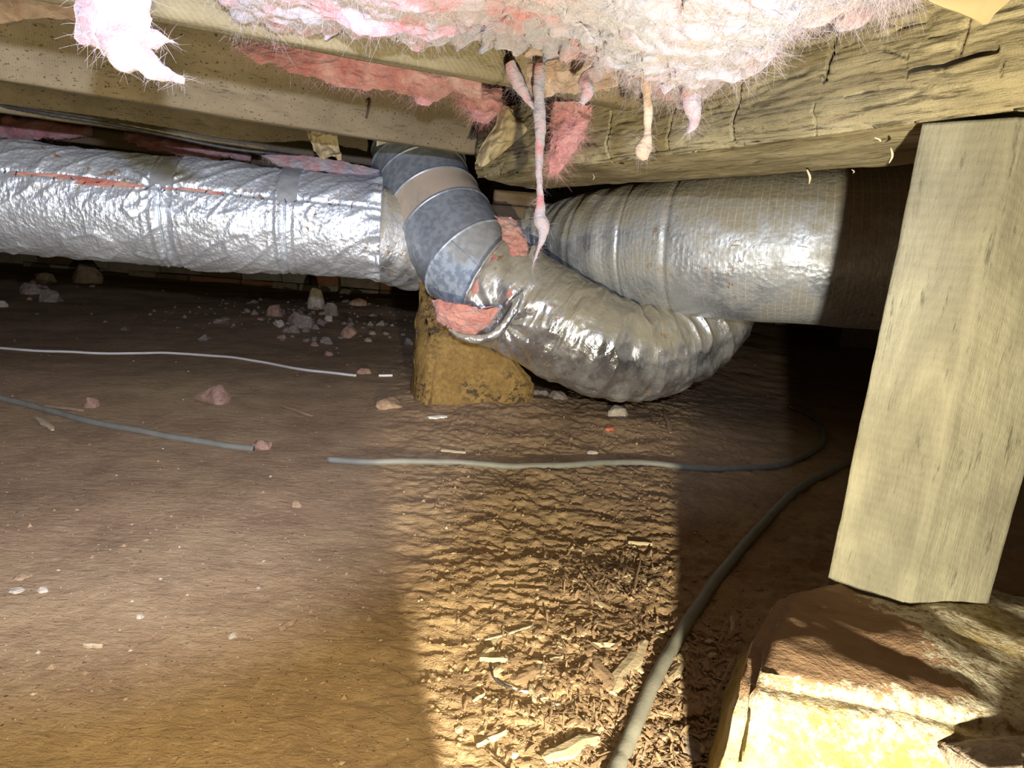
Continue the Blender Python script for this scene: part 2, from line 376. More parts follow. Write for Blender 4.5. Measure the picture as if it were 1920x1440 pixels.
# ------------------------------------------------------------------ floor
def terrain(x, y):
    x = np.asarray(x, float); y = np.asarray(y, float)
    z = .012 * fbm(x * 1.7, y * 1.7, 0, 3, 3)
    z = z + .035 * np.exp(-(((x - .02) / .45) ** 2 + ((y - 1.95) / .28) ** 2))
    z = z + .05 * sstep(2.6, 4.2, y) * (.6 + .6 * fbm(x * 1.3, y * 1.5, 0, 3, 8))
    z = z + .02 * np.exp(-(((x + 1.2) / .5) ** 2 + ((y - 3.3) / .4) ** 2))
    k = sstep(-.30, .02, x + .18 * (y - .9)) * (1 - .55 * sstep(.5, 1.2, x))      # broken, trodden crust towards the right
    wx = x + .05 * fbm(x * 5, y * 5, 0, 2, 31); wy = y + .03 * fbm(x * 6, y * 6, 0, 2, 37)
    r = 1 - np.abs(fbm(wx * 11, wy * 22, 0, 4, 21)) * 2.2
    st = fbm(wx * 7 + wy * 3, wy * 17, 0, 4, 41) * 4; fr = st - np.floor(st); st = (np.floor(st) + sstep(.72, 1, fr)) / 5
    r2 = 1 - np.abs(fbm(wx * 34 + wy * 14, wy * 60, 0, 3, 27)) * 2.2
    z = z + k * (.0034 * r + .0080 * st + .0034 * r2) + .0016 * fbm(x * 30, y * 30, 0, 3, 5) * (.5 + k)
    z = z + k * (.0030 * fbm(x * 60, y * 75, 0, 3, 6) + .0016 * fbm(x * 150, y * 170, 0, 2, 66)) + .004 * fbm(x * 6, y * 7, 0, 2, 51)
    return z
def spaced(segs):
    out = []
    for a, b, d in segs: out += list(np.arange(a, b - 1e-6, d))
    return np.array(out + [segs[-1][1]])
gx = spaced([(-6, -3, .25), (-3, -1.6, .04), (-1.6, -.45, .010), (-.45, .62, .0035), (.62, 1.4, .010), (1.4, 3, .05), (3, 6, .25)])
gy = [-1.0, -.6, -.3, 0, .2, .35, .45]
while gy[-1] < 5.6: gy.append(gy[-1] * 1.0046 if gy[-1] < 2.3 else gy[-1] * 1.012)
gy = np.array(gy); GX, GY = np.meshgrid(gx, gy)
GZ = terrain(GX.ravel(), GY.ravel())
fl = link('floor', pydata('floor', np.stack([GX.ravel(), GY.ravel(), GZ], 1), gridfaces(len(gy), len(gx), False)), M['soil']); fl['kind'] = 'structure'

import bisect
_gz = GZ.reshape(len(gy), len(gx)); _lx = list(gx); _ly = list(gy)
def T(x, y):
    i = min(max(bisect.bisect(_lx, x) - 1, 0), len(_lx) - 2); j = min(max(bisect.bisect(_ly, y) - 1, 0), len(_ly) - 2)
    u = (x - _lx[i]) / (_lx[i + 1] - _lx[i]); v = (y - _ly[j]) / (_ly[j + 1] - _ly[j])
    return float((_gz[j, i] * (1 - u) + _gz[j, i + 1] * u) * (1 - v) + (_gz[j + 1, i] * (1 - u) + _gz[j + 1, i + 1] * u) * v)
def on_floor(px, py, lift=0.0):
    p = atz(px, py, 0)
    for _ in range(4): p = atz(px, py, T(p.x, p.y) + lift)
    return p

# ------------------------------------------------------------------ ceiling of subfloor planks, far wall
def box_me(name, lo, hi, j=.0, rng=random):
    pts = [(x + rng.uniform(-j, j), y + rng.uniform(-j, j), z + rng.uniform(-j, j)) for x in (lo[0], hi[0]) for y in (lo[1], hi[1]) for z in (lo[2], hi[2])]
    return hullmesh(name, pts, bevel=min(.004, (hi[0] - lo[0]) * .1))
ceil = link('ceiling', pydata('ceiling', [(-6, -1, .985), (6, -1, .985), (6, 5.6, .985), (-6, 5.6, .985), (-6, -1, 1.0), (6, -1, 1.0), (6, 5.6, 1.0), (-6, 5.6, 1.0)],
        [(0, 3, 2, 1), (4, 5, 6, 7), (0, 1, 5, 4), (1, 2, 6, 5), (2, 3, 7, 6), (3, 0, 4, 7)]), M['plank'], smooth=False); ceil['kind'] = 'structure'
dj = Vector((.894, .447, 0)); db = Vector((.447, -.894, 0))      # joists run along dj, the beam along db
pm = None
for i in range(26):
    c0 = Vector((-2.6, 4.2, .962)) + db * (.145 * i) + Vector((0, 0, 0)); 
    p = timber('plank', c0 - dj * 1.2, c0 + dj * 3.6, .138, .022, M['plank'], ceil, ns=6, nw=1, nh=1, amp=.0005, seed=i)
wall_y = 4.75
rng = random.Random(4)
wb = link('wall_back', box_me('wall_back', (-6, wall_y + .1, -.2), (6, wall_y + .3, 1.0)), M['block'], smooth=False); wb['kind'] = 'structure'
for row in range(3):
    x = -3.7 + rng.uniform(0, .15)
    while x < 2.2:
        wd = rng.choice((.19, .21, .30, .24, .38)); 
        if rng.random() > .10:
            mt = rng.choice((M['brick'], M['block'], M['block'], M['rock_grey'], M['plank']))
            z0 = -.02 + row * .085; h = .078
            o = link('brick', box_me('brick', (0, 0, 0), (wd - .012, .11, h), .004, rng), mt, wb, smooth=False, mw=Matrix.Translation((x, wall_y - .02 + rng.uniform(-.02, .015), z0)))
        x += wd
tr = timber('trim_1', (-4.2, wall_y - .02, .235), (2.5, wall_y - .02, .235), .12, .14, M['plank'], ns=40, seed=5); tr['kind'] = 'structure'
wr_ = link('wall_right', box_me('wall_right', (2.9, 0.2, -.2), (3.1, 5.2, 1.0)), M['block'], smooth=False); wr_['kind'] = 'structure'

# ------------------------------------------------------------------ support beam, post, joists
bz = .646
B0 = Vector((-.142, 1.750, bz)); B1 = Vector((.553, .373, bz)); bd = (B1 - B0).normalized(); bn = Vector((-bd.y, bd.x, 0))   # bn points to the far side
if bn.y < 0: bn = -bn
BW, BH = .20, .155
bL = (B1 - B0).length
def beamcoord(px, py):
    """where the ray through a point of the photo meets the beam's near face, as (along, height)"""
    d = ray(px, py); n = bn; t = (B0 - EYE).dot(n) / d.dot(n); P = EYE + d * t; return (P - B0).dot(bd), P.z - bz
kerfs = [((1262, 195), (1245, 272), .0016, .026), ((1387, 150), (1367, 259), .0016, .028), ((1562, 71), (1541, 150), .0020, .026), ((1524, 195), (1517, 259), .0009, .003),
         ((1811, 38), (1789, 101), .0028, .004), ((1144, 210), (1134, 300), .0018, .026), ((1694, 118), (1697, 146), .0007, .004), ((1802, 150), (1790, 178), .0007, .003), ((1877, 115), (1876, 140), .0007, .003)]
cracks = [((1700, 130), (1865, 90), .0022, .008), ((1650, 90), (1700, 105), .0012, .004), ((1740, 68), (1810, 52), .0012, .004), ((1370, 247), (1425, 236), .0010, .003), ((1285, 290), (1380, 268), .0016, .006),
          ((1560, 100), (1610, 88), .0010, .003), ((1580, 180), (1640, 165), .0012, .004), ((1620, 20), (1760, 0), .001, .003), ((1660, 60), (1730, 40), .001, .003), ((1230, 250), (1290, 235), .0008, .003)]
KC = [(beamcoord(*a), beamcoord(*b), w_, d_) for a, b, w_, d_ in kerfs + cracks]
def beam_disp(X, y, z):
    front = (y < -BW / 2 + .003) if FRONT_NEG else (y > BW / 2 - .003)
    dy = np.zeros_like(X); sgn = 1 if FRONT_NEG else -1
    for (a, b, w_, d_) in KC:
        ax, az = a; bx, bz_ = b; L2 = (bx - ax) ** 2 + (bz_ - az) ** 2
        t = np.clip(((X - ax) * (bx - ax) + (z - az) * (bz_ - az)) / L2, 0, 1)
        q = np.hypot(X - ax - t * (bx - ax), z - az - t * (bz_ - az) + .0012 * vnoise(X * 90, z * 90))
        dy = np.maximum(dy, d_ * (1 - sstep(w_ * .6, w_ * 1.8, q)))
    r = 1 - np.abs(fbm(X * 9, z * 60, y * 3, 3, 71)) * 7
    dy = dy + .0035 * np.clip(r, 0, 1) + .005 * np.clip(fbm(X * 3, z * 12, 0, 3, 5), 0, 1)
    # wavy waney lower arris
    low = 1 - sstep(0, .03, z)
    dy = dy + low * (.010 + .010 * fbm(X * 4, 0 * X, 0, 3, 91))
    dz = (z < .001) * (.006 * fbm(X * 3.5, y * 9, 0, 3, 93) + .002 * fbm(X * 16, y * 90, 0, 2, 94))
    dz = dz + (z < .001) * (y * (1 if FRONT_NEG else -1)) * -.10
    return np.where(front, sgn * dy, 0), dz
bc = bn * (BW / 2)
Yb = Vector((0, 0, 1)).cross(bd); FRONT_NEG = Yb.dot(bn) > 0
beam = timber('support_beam', B0 + bc, B1 + bc, BW, BH, M['beam'], ns=860, nw=20, nh=70, amp=.0020, disp=beam_disp, seed=2)
tag(beam, 'massive rough-hewn timber beam with knife kerfs resting on the wooden post', 'beam')
rng = random.Random(8)
for (a, b, wd) in [((1513, 318), (1517, 345), .0022), ((1670, 277), (1667, 306), .0016), ((1597, 318), (1599, 325), .001), ((1112, 337), (1111, 326), .0015), ((1128, 372), (1112, 364), .0012), ((1640, 258), (1650, 266), .001)]:
    pa = atz(*a, bz - .012); pb = aty(b[0], b[1], pa.y)
    mid = (pa + pb) / 2 + Vector((.003, 0, 0))
    tubeobj('splinter', [(*pa, wd * .6), (*mid, wd), (*pb, wd * .3)], M['chip_pale'], beam, n=6, m=5)

# post: footprint corners read off the stone top; leaning a touch with the stone
zt = .128
L0, Mi0, R0_ = atz(1545, 1092, zt), atz(1692, 1156, zt), atz(1856, 1140, zt)
def post_build():
    base = (L0 + Mi0) / 2; yax = (L0 - Mi0); w1 = yax.length; xax = (R0_ - Mi0); w2 = xax.length
    top = base + Vector((.004, .002, bz - zt + .001))
    return base, top, w1, w2, yax.normalized()
pb_, pt_, w1, w2, ya = post_build()
yn = Vector((-ya.y, ya.x, 0)); yn = yn if yn.x > 0 else -yn
rv = R0_ - Mi0; SKEW = -rv.dot(ya) / rv.dot(yn); w2 = rv.dot(yn)
def post_disp(X, y, z):
    return (.0012 * fbm(X * 30, y * 60, z * 60, 3, 61) + z * SKEW, .002 * fbm(X * 7, y * 10, z * 10, 3, 62))
xa = Vector((-ya.y, ya.x, 0)); xa = xa if xa.x > 0 else -xa
post = timber('wooden_post', pb_ - Vector((0, 0, .012)), pt_, w1, w2, M['post'], up=xa, ns=160, nw=26, nh=28, amp=.0008, disp=post_disp, seed=11)
tag(post, 'weathered square wooden post standing on the big yellow stone', 'post')

joist_specs = []
def joist(p0, p1, wid, hgt, mat, label, seed, disp=None, ns=140):
    n = Vector((0, 0, 1)).cross((p1 - p0).normalized()); n = n if n.y > 0 else -n
    o = timber('floor_joist', p0 + n * wid / 2, p1 + n * wid / 2, wid, hgt, mat, ns=ns, nw=6, nh=26, amp=.0010, seed=seed, disp=disp)
    return tag(o, label, 'joist')
ja, jb, jc = atz(470, 62, .7275), atz(945, 150, .7275), atz(1192, 200, .7275)
jd = (jb - ja).normalized()
joist(ja - jd * 1.4, jb, .04, .235, M['joist_saw'], 'nearest floor joist, with diagonal saw marks, ending under the fluffy pink insulation', 21)
jd2 = (jc - jb).normalized()
joist(jb + jd2 * .008, jc + jd2 * .01, .045, .235, M['joist'], 'short stub joist butted against the big beam behind hanging insulation', 22, ns=60)
ka, kb = atz(0, 150, .714), atz(898, 290, .714); kd = (kb - ka).normalized()
j2 = joist(ka - kd * 1.3, kb, .04, .245, M['joist'], 'middle floor joist, flecked tan, with a bent nail, passing in front of the metal pipe', 23)
la, lb = atz(0, 210, .723), atz(705, 311, .723); ld = (lb - la).normalized()
j3 = joist(la - ld * 1.2, lb + ld * .25, .04, .24, M['joist'], 'farther floor joist behind the black cable above the silver duct', 24)
# more joists deeper in the dark
joist(lb - ld * 2.0 + Vector((-.35, .62, 0)), lb + ld * .9 + Vector((-.35, .62, 0)), .045, .21, M['plank'], 'farthest floor joist in the dark above the silver duct', 25, ns=20)
pn = aty(688, 190, 1.90)
def nearest_on_j2(px, py):
    n = Vector((0, 0, 1)).cross(kd); d = ray(px, py); t = (ka - EYE).dot(n) / d.dot(n); return EYE + d * t, n
P, n = nearest_on_j2(689, 189); n = n if n.y < 0 else -n
tubeobj('nail', [(*(P + n * -.01), .0022), (*(P + n * .018), .0022), (*(P + n * .024 + Vector((-.004, 0, -.018))), .0022), (*(P + n * .026 + Vector((-.010, 0, -.042))), .0018)], M['nail'], j2, n=12, m=8)
hd = tubeobj('nail_head', [(*(P + n * .001), .005), (*(P + n * .004), .005)], M['nail'], j2, n=3, m=10)

# ------------------------------------------------------------------ pier stones
rng = random.Random(21)
def pier(name, pts, mat, sub, amp, seed, freq, bevel=.012):
    me = hullmesh(name, pts, bevel=bevel, sub=sub, amp=amp, seed=seed, freq=freq)
    return centre(link(name, me, mat))
A = atz(1475, 1102, .142); Bq = atz(1388, 1266, .152); B2 = atz(1442, 1142, .150)
C1 = atz(1362, 1440, .10)
pts = [A, Bq, B2, atz(1410, 1200, .154), atz(1500, 1275, .154), atz(1640, 1290, .143), atz(1760, 1300, .134), Vector((.62, .44, .125)), Vector((.78, .50, .12)), Vector((.80, .70, .125)), Vector((.60, .74, .128)), Vector((.46, .74, .130)),
       C1, Vector((.215, .52, .06)), Vector((.33, .67, .05)), Vector((.19, .40, .0)), Vector((.36, .36, .03)), Vector((.62, .34, .03)), Vector((.30, .72, -.04)), Vector((.19, .50, -.05)), Vector((.20, .40, -.05)), Vector((.40, .32, -.05)), Vector((.82, .36, -.05)), Vector((.86, .76, -.05)), Vector((.5, .80, -.05))]
s1 = pier('pier_stone', pts, M['stone_y'], 11, .010, 31, 14)
tag(s1, 'large yellow pier stone, its top shade painted dusty brown, under the wooden post', 'stone')
q = atz(1850, 1425, .135)
fr = pier('rock', [q + Vector((rng.uniform(-.035, .05), rng.uniform(-.03, .03), rng.uniform(-.03, .018))) for _ in range(16)], M['rock_grey'], 5, .003, 5, 60, .003)
tag(fr, 'dark rough rock lying on the front of the yellow stone under the post', 'rock')
# ochre stone under the beam's far end
fy = 1.78
def sp(px, py, Y): return aty(px, py, Y)
pts = [sp(800, 778, fy), sp(998, 752, fy + .06), sp(1000, 712, fy + .07), sp(962, 668, fy + .07), sp(900, 640, fy + .04), sp(815, 640, fy), sp(772, 745, fy + .05), sp(778, 650, fy + .08), sp(800, 560, fy + .22), sp(786, 520, fy + .24), sp(836, 600, fy + .18),
       sp(790, 520, fy + .36), sp(770, 740, fy + .3), sp(1000, 720, fy + .3), sp(940, 660, fy + .3)]
pts += [Vector((p.x, p.y, -.05)) for p in pts if p.z < .09]
s2 = pier('pier_stone', pts, M['stone_o'], 10, .012, 37, 13)
tag(s2, 'ochre pier stone with dark speckles standing under the metal pipe elbow', 'stone')
cb = empty('wood_cribbing', (.0, 2.16, .52), 'stacked dark wood blocks wedged under the far end of the big beam', 'wood blocks')
for i, (px, py, wpx) in enumerate([(965, 375, 78), (935, 400, 95)]):
    p = aty(px, py, 2.16); hw = wpx / 1200 * 2.2 / 2
    timber('block', p - Vector((hw, -.02 * i, .018)), p + Vector((hw, .02, -.018)), .10, .045, M['plank'], cb, ns=14, nw=4, nh=4, seed=40 + i)

# ------------------------------------------------------------------ glass wool
def fibres_mesh(name, pts, nrm, count, length, width, droop, rng, spread=1.0):
    V = []; F = []
    n = len(pts)
    for _ in range(count):
        i = rng.randrange(n); p = Vector(pts[i]); nn = Vector(nrm[i])
        d = Vector((rng.gauss(0, 1), rng.gauss(0, 1), rng.gauss(0, 1) - droop * .6)); d = (d - nn * d.dot(nn) * .8 + nn * .22).normalized()
        L = length * rng.uniform(.4, 1.6); c = Vector((rng.gauss(0, 1), rng.gauss(0, 1), rng.gauss(0, 1) - droop)).normalized() * L * .5
        side = d.cross(Vector((rng.gauss(0, 1), rng.gauss(0, 1), rng.gauss(0, 1)))).normalized() * width
        k = len(V)
        for j in range(5):
            u = j / 4; q_ = p - nn * .002 + d * L * u + c * u * u; s_ = side * (1 - u * .7); V += [q_ - s_, q_ + s_]
        for j in range(4): F.append((k + 2 * j, k + 2 * j + 1, k + 2 * j + 3, k + 2 * j + 2))
    return pydata(name, V, F)
def wool_sheet(name, outline, label, mat, thick, amp, seed, group=None, fibre=M['fibre'], nf=1500, flen=.02, droop=.6, res=90, freq=14, cat='insulation', dome=1.0, fw=.00013, parent=None):
    """outline: list of (px,py,Y): lower/near skin of a wad of wool. A filled grid between an upper and lower rail: outline = (upper rail, lower rail)"""
    up = catmull([(*aty(*p),) for p in outline[0]], res); lo = catmull([(*aty(*p),) for p in outline[1]], res)
    m = max(14, int(res * .6)); V = []; c = (up.mean(0) + lo.mean(0)) / 2
    view = np.array(EYE) - c; view /= np.linalg.norm(view)
    for side in (1, -1):
        G = []
        for i in range(res):
            for j in range(m):
                v = j / (m - 1); p = up[i] * (1 - v) + lo[i] * v; u = i / (res - 1)
                prof = (math.sin(math.pi * min(1, max(0, u))) ** .35) * (math.sin(math.pi * (.12 + .88 * v)) ** .5) if dome else 1
                G.append(p + view * side * thick * prof * .5)
        G = np.array(G)
        n1 = fbm(G[:, 0] * freq, G[:, 1] * freq, G[:, 2] * freq * 1.6, 4, seed); n2 = 1 - np.abs(fbm(G[:, 0] * freq * 1.2 + n1 * .8, G[:, 1] * freq, G[:, 2] * freq * 1.7 + n1, 2, seed + 3)) * 2.4
        n3 = fbm(G[:, 0] * freq * 6, G[:, 1] * freq * 6, G[:, 2] * freq * 6, 3, seed + 7)
        wob = np.stack([fbm(G[:, 0] * 38, G[:, 1] * 38, G[:, 2] * 38, 3, seed + 11), 0 * n1, fbm(G[:, 0] * 38, G[:, 1] * 38, G[:, 2] * 38, 3, seed + 12)], 1)
        G = G + wob * min(.012, .6 * amp)
        G = G + view[None, :] * side * ((n1 * .6 + n2 * .7 + n3 * .10) * amp)[:, None]
        # ragged lower edge
        v = np.tile(np.arange(m) / (m - 1), res); G[:, 2] += (n3 * .6 + n1) * amp * (.10 + .9 * v ** 3); G[:, 0] += (n3 * .3 + n1 * .5) * amp
        V.append(G)
    n = res * m; F = gridfaces(res, m, False); F2 = [tuple(x + n for x in f[::-1]) for f in F]
    rim = [i * m for i in range(res)] + [(res - 1) * m + j for j in range(1, m)] + [i * m + m - 1 for i in range(res - 2, -1, -1)] + [j for j in range(m - 2, 0, -1)]
    R = [(rim[(k + 1) % len(rim)], rim[k], rim[k] + n, rim[(k + 1) % len(rim)] + n) for k in range(len(rim))]
    VV = np.vstack(V); o = link(name, pydata(name, VV, F + F2 + R), mat)
    N = np.tile(view, (n, 1)); rng_ = random.Random(seed); edge = [k for k in range(n) if k % m > m * .75]
    pts_ = np.vstack([V[0], V[0][edge], V[0][edge]]); nn = np.vstack([N, np.tile(view * .3 + np.array([0, 0, -.9]), (2 * len(edge), 1))])
    fo = link('loose_fibre', fibres_mesh('loose_fibre', pts_, nn, nf, flen, fw, droop, rng_), fibre, None, False); fo['kind'] = 'stuff'
    if parent is not None:
        for q_ in (o, fo): q_.parent = parent; q_.matrix_parent_inverse = Matrix.Translation(-parent.location)
        return o
    centre(o); fo.parent = o; fo.matrix_parent_inverse = Matrix.Translation(-o.location)
    tag(o, label, cat, group); return o

# ------------------------------------------------------------------ ducts
def duct_left():
    t = empty('insulated_duct', aty(330, 395, 1.9), 'bright silver foil-wrapped round duct with torn seam running under the left joists', 'duct')
    a, b, c, d = aty(-1100, 240, 1.52), aty(0, 368, 1.80), aty(350, 402, 1.90), aty(716, 430, 2.00)
    pts = [(*a, .150), (*((a + b) / 2), .150), (*b, .150), (*c, .150), (*d, .148)]
    Ltot = (d - a).length; sb = (b - a).length
    def disp(S, TH, P):
        # TH=0 at top; camera side depends on travel direction (towards +x): camera side is TH in (pi..2pi) or (0..pi)
        r = .0035 * fbm(S * 9, TH * 1.2, 0, 3, 3) + .0016 * (1 - np.abs(fbm(S * 26 + TH * 4, TH * 2.5, 0, 2, 7)) * 2)
        seam = np.exp(-((TH - SE - .05 * np.sin(S * 3)) / .035) ** 2)
        r = r - .006 * seam + .0045 * np.clip(1 - np.abs(fbm(S * 13 + TH * 2.0, TH * 1.1 - S * 4, 0, 2, 19)) * 5, 0, 1)
        for sx in (SX, SX + .32, SX - .5, SX + .66):
            u = (S - sx)
            near = np.exp(-(u / .035) ** 2)
            r = r - .006 * np.exp(-(u / .006) ** 2) * (np.abs(TH - SE) < 1.2) + .003 * near * np.sin(u * 260)
        r = r + .004 * np.exp(-np.hypot((S - SX) / .09, (TH - SE) / .6) ** 2) * np.sin(np.arctan2((TH - SE) * .15, S - SX) * 14)
        lap = .006 * (1 - sstep(SX + .028, SX + .034, S)); r = r + lap * 0 + .007 * sstep(SX + .03, SX + .034, S) * (1 - sstep(SX + .034, SX + .30, S))
        endr = sstep(Ltot - .05, Ltot, S); r = r + endr * (.006 * np.sin(TH * 9) + .004 * np.sin(TH * 23))
        return r
    # seam position: point (290,350) on the near side
    SE = None
    V0, F0, uv0 = tube(pts, 240, 120)
    best = pick(V0, 295, 352)
    SE = (best[1] % 120) / 120 * 2 * math.pi; SX = uv0[best[1]][0]
    o = tubeobj('foil_jacket', pts, M['foil_left'], t, n=760, m=200, disp=disp)
    # torn slit showing the wool underneath, and strips of tape lying across the seam
    Q = catmull(pts, 600); Pq = Q[:, :3]; s = np.concatenate([[0], np.cumsum(np.linalg.norm(np.diff(Pq, axis=0), axis=1))])
    def surf(S_, th, off=0.0):
        i = int(np.clip(np.searchsorted(s, S_), 1, 598)); Tn = Pq[i + 1] - Pq[i - 1]; Tn /= np.linalg.norm(Tn)
        Nn = np.array([0, 0, 1.]) - Tn * Tn[2]; Nn /= np.linalg.norm(Nn); Bn = np.cross(Tn, Nn)
        return Pq[i] + (Nn * math.cos(th) + Bn * math.sin(th)) * (Q[i, 3] + off)
    def patch(name, S0, S1, t0f, t1f, mat, off, n=40, m=10, lump=0.002, seed=0):
        V = []
        for i in range(n):
            u = i / (n - 1); S_ = S0 + (S1 - S0) * u; a_, b_ = t0f(u), t1f(u)
            for j in range(m):
                v = j / (m - 1); th = a_ + (b_ - a_) * v
                V.append(surf(S_, th, off + lump * float(vnoise(np.array([S_ * 60]), np.array([th * 12]), 0, seed)[0])))
        return link(name, pydata(name, V, gridfaces(n, m, False)), mat, t)
    sg = 1 if SE < math.pi else -1
    for S0, S1, ww, k in ((SX - .36, SX - .03, .15, 1), (SX + .01, SX + .17, .10, 2)):
        patch('wool_slit', S0, S1, lambda u: SE - .5 * ww * math.sin(math.pi * u) ** .7, lambda u: SE + .5 * ww * math.sin(math.pi * u) ** .7, M['wool_salmon'], .0045, lump=.0015, seed=k)
    for S0, wd, t0, t1 in ((SX - .025, .055, -1.05, -.05), (SX + .30, .055, -1.15, .05), (SX + .66, .050, -1.0, .1)):
        patch('tape_strap', S0, S0 + wd, lambda u: SE + sg * t0, lambda u: SE + sg * (t1 + .03 * math.sin(u * 12)), M['tape'], .0065, n=10, m=24, lump=.0015)
    st_ = []
    rr = random.Random(5)
    V = []; F = []
    for i in range(46):
        S_ = SX - .75 + i * .038 + rr.uniform(-.008, .008)
        if S_ < .05 or S_ > Ltot - .05: continue
        a_ = Vector(surf(S_, SE + rr.uniform(-.05, .03), .003)); b_ = Vector(surf(S_ + rr.uniform(-.008, .012), SE + rr.uniform(.02, .09), .006))
        v, f, _ = tube([(*a_, .0014), (*((a_ + b_) / 2 + Vector((0, -.002, 0))), .0014), (*b_, .0008)], 4, 5); k = len(V); V += list(v); F += [tuple(x + k for x in q_) for q_ in f]
    so = link('staple', pydata('staple', V, F), M['nail'], t); so['kind'] = 'stuff'
    return t
duct_left()

t = empty('duct_sleeve', aty(760, 460, 2.05), 'dull dented foil sleeve joining the left silver duct behind the metal elbow', 'duct')
pts = [(*aty(690, 432, 2.01), .135), (*aty(742, 448, 2.06), .142), (*aty(800, 468, 2.13), .135), (*aty(900, 462, 2.22), .120), (*aty(1000, 450, 2.22), .112), (*aty(1080, 448, 2.15), .12)]
tubeobj('foil_jacket', pts, M['foil_dark'], t, n=160, m=90, disp=lambda S, TH, P: .007 * fbm(S * 9, np.cos(TH) * 2, np.sin(TH) * 2, 3, 13) + .003 * np.sin(S * 120 + 2 * np.sin(TH * 2)) * sstep(.0, .1, S))

t = empty('insulated_duct', aty(1350, 462, 1.78), 'thick dusty foil-wrapped duct with ribbed scrim running behind the big beam', 'duct')
pts = [(*aty(1066, 448, 2.16), .125), (*aty(1130, 456, 2.0), .155), (*aty(1220, 460, 1.90), .178), (*aty(1330, 462, 1.80), .192), (*aty(1500, 464, 1.70), .196), (*aty(1680, 466, 1.63), .200), (*aty(2150, 470, 1.50), .200)]
def dr(S, TH, P):
    r = .006 * fbm(S * 5, np.cos(TH) * 1.5, np.sin(TH) * 1.5, 3, 23) + .0006 * np.clip(np.sin(S * 560), .5, 1) + .0012 * fbm(S * 30, np.cos(TH) * 6, np.sin(TH) * 6, 3, 25)
    for c_, a_ in ((.16, .005), (.30, .004), (.44, .006)):
        r = r - a_ * np.exp(-((S - c_ - .025 * np.sin(TH * 1.0)) / .007) ** 2)
    r = r + .003 * np.sin(S * 95 + 3 * np.sin(TH)) * (1 - sstep(.2, .42, S))
    return r
tubeobj('foil_jacket', pts, M['foil_right'], t, n=620, m=200, disp=dr)
rr = random.Random(3)
for px, py, ang, ln in ((1395, 450, -.25, .045), (1385, 462, .0, .035), (1515, 466, .15, .05), (1530, 470, .3, .045)):
    p = aty(px, py, 1.515 if px > 1450 else 1.575)
    e = Vector((math.cos(ang), 0, -math.sin(ang))) * ln
    tubeobj('straw', [(*(p - e / 2), .0008), (*(p + Vector((0, -.002, .002))), .0012), (*(p + e / 2), .0006)], M['chip_pale'], t, n=6, m=5)

# metal elbow
t = empty('metal_elbow', aty(830, 420, 2.0), 'galvanised steel adjustable elbow pipe dropping from between the joists', 'pipe')
rings = [((783, 236), 2.26, .147), ((784, 285), 2.22, .147), ((786, 312), 2.20, .150), ((794, 345), 2.15, .147), ((815, 388), 2.08, .148), ((838, 428), 2.02, .148), ((880, 490), 1.94, .151), ((950, 560), 1.87, .143), ((985, 590), 1.83, .138)]
RC = [aty(*p, y) for p, y, r in rings]; RR = [r for _, _, r in rings]
dirs = [(RC[i + 1] - RC[i]).normalized() for i in range(len(RC) - 1)]
norms = [Vector((0.03, -.2, -1)).normalized()] + [(dirs[i] + dirs[i + 1]).normalized() for i in range(len(dirs) - 1)] + [dirs[-1]]
def ringpts(c, n, r, m=96, ref=Vector((1, 0, 0))):
    a = (ref - n * ref.dot(n)).normalized(); b = n.cross(a)
    return [c + a * (r * math.cos(2 * math.pi * k / m)) + b * (r * math.sin(2 * math.pi * k / m)) for k in range(m)]
names = ['collar', 'collar', 'gore', 'gore', 'gore', 'gore', 'gore', 'sleeve_end']
mats = [M['galv_dull'], M['galv_dull'], M['galv_dull'], M['galv_dull'], M['galv_tan'], M['galv_dull'], M['galv'], M['galv']]
GO = []
for i in range(len(RC) - 1):
    V = []; K = 6
    for k in range(K + 1):
        f = k / K; c = RC[i].lerp(RC[i + 1], f); n = norms[i].lerp(norms[i + 1], f).normalized(); r = RR[i] * (1 - f) + RR[i + 1] * f + .0022 * (math.exp(-(f / .08) ** 2)) 
        V += ringpts(c, n, r)
    GO.append(link(names[i], pydata(names[i], V, gridfaces(K + 1, 96, True)), mats[i], t))
for i in range(1, len(RC) - 1):
    V = []; n = norms[i]; 
    prof = [(-.005, .0), (-.003, .003), (0, .0045), (.003, .003), (.005, .0)]
    for dz_, dr_ in prof: V += ringpts(RC[i] + n * dz_, n, RR[i] + dr_ + .0008)
    link('seam_ring', pydata('seam_ring', V, gridfaces(5, 96, True)), M['galv_dull'] if i < 6 else M['galv'], GO[i])
# longitudinal lock seam on the lowest gore
c6, c7 = RC[6], RC[7]; a6 = ringpts(c6, norms[6], RR[6] + .002); a7 = ringpts(c7, norms[7], RR[7] + .002)
k = min(range(96), key=lambda q_: (a6[q_] - aty(888, 498, 1.80)).length)
tubeobj('lock_seam', [(*a6[k], .0018), (*((a6[k] + a7[k]) / 2), .0018), (*a7[k], .0018)], M['galv'], t, n=8, m=6)

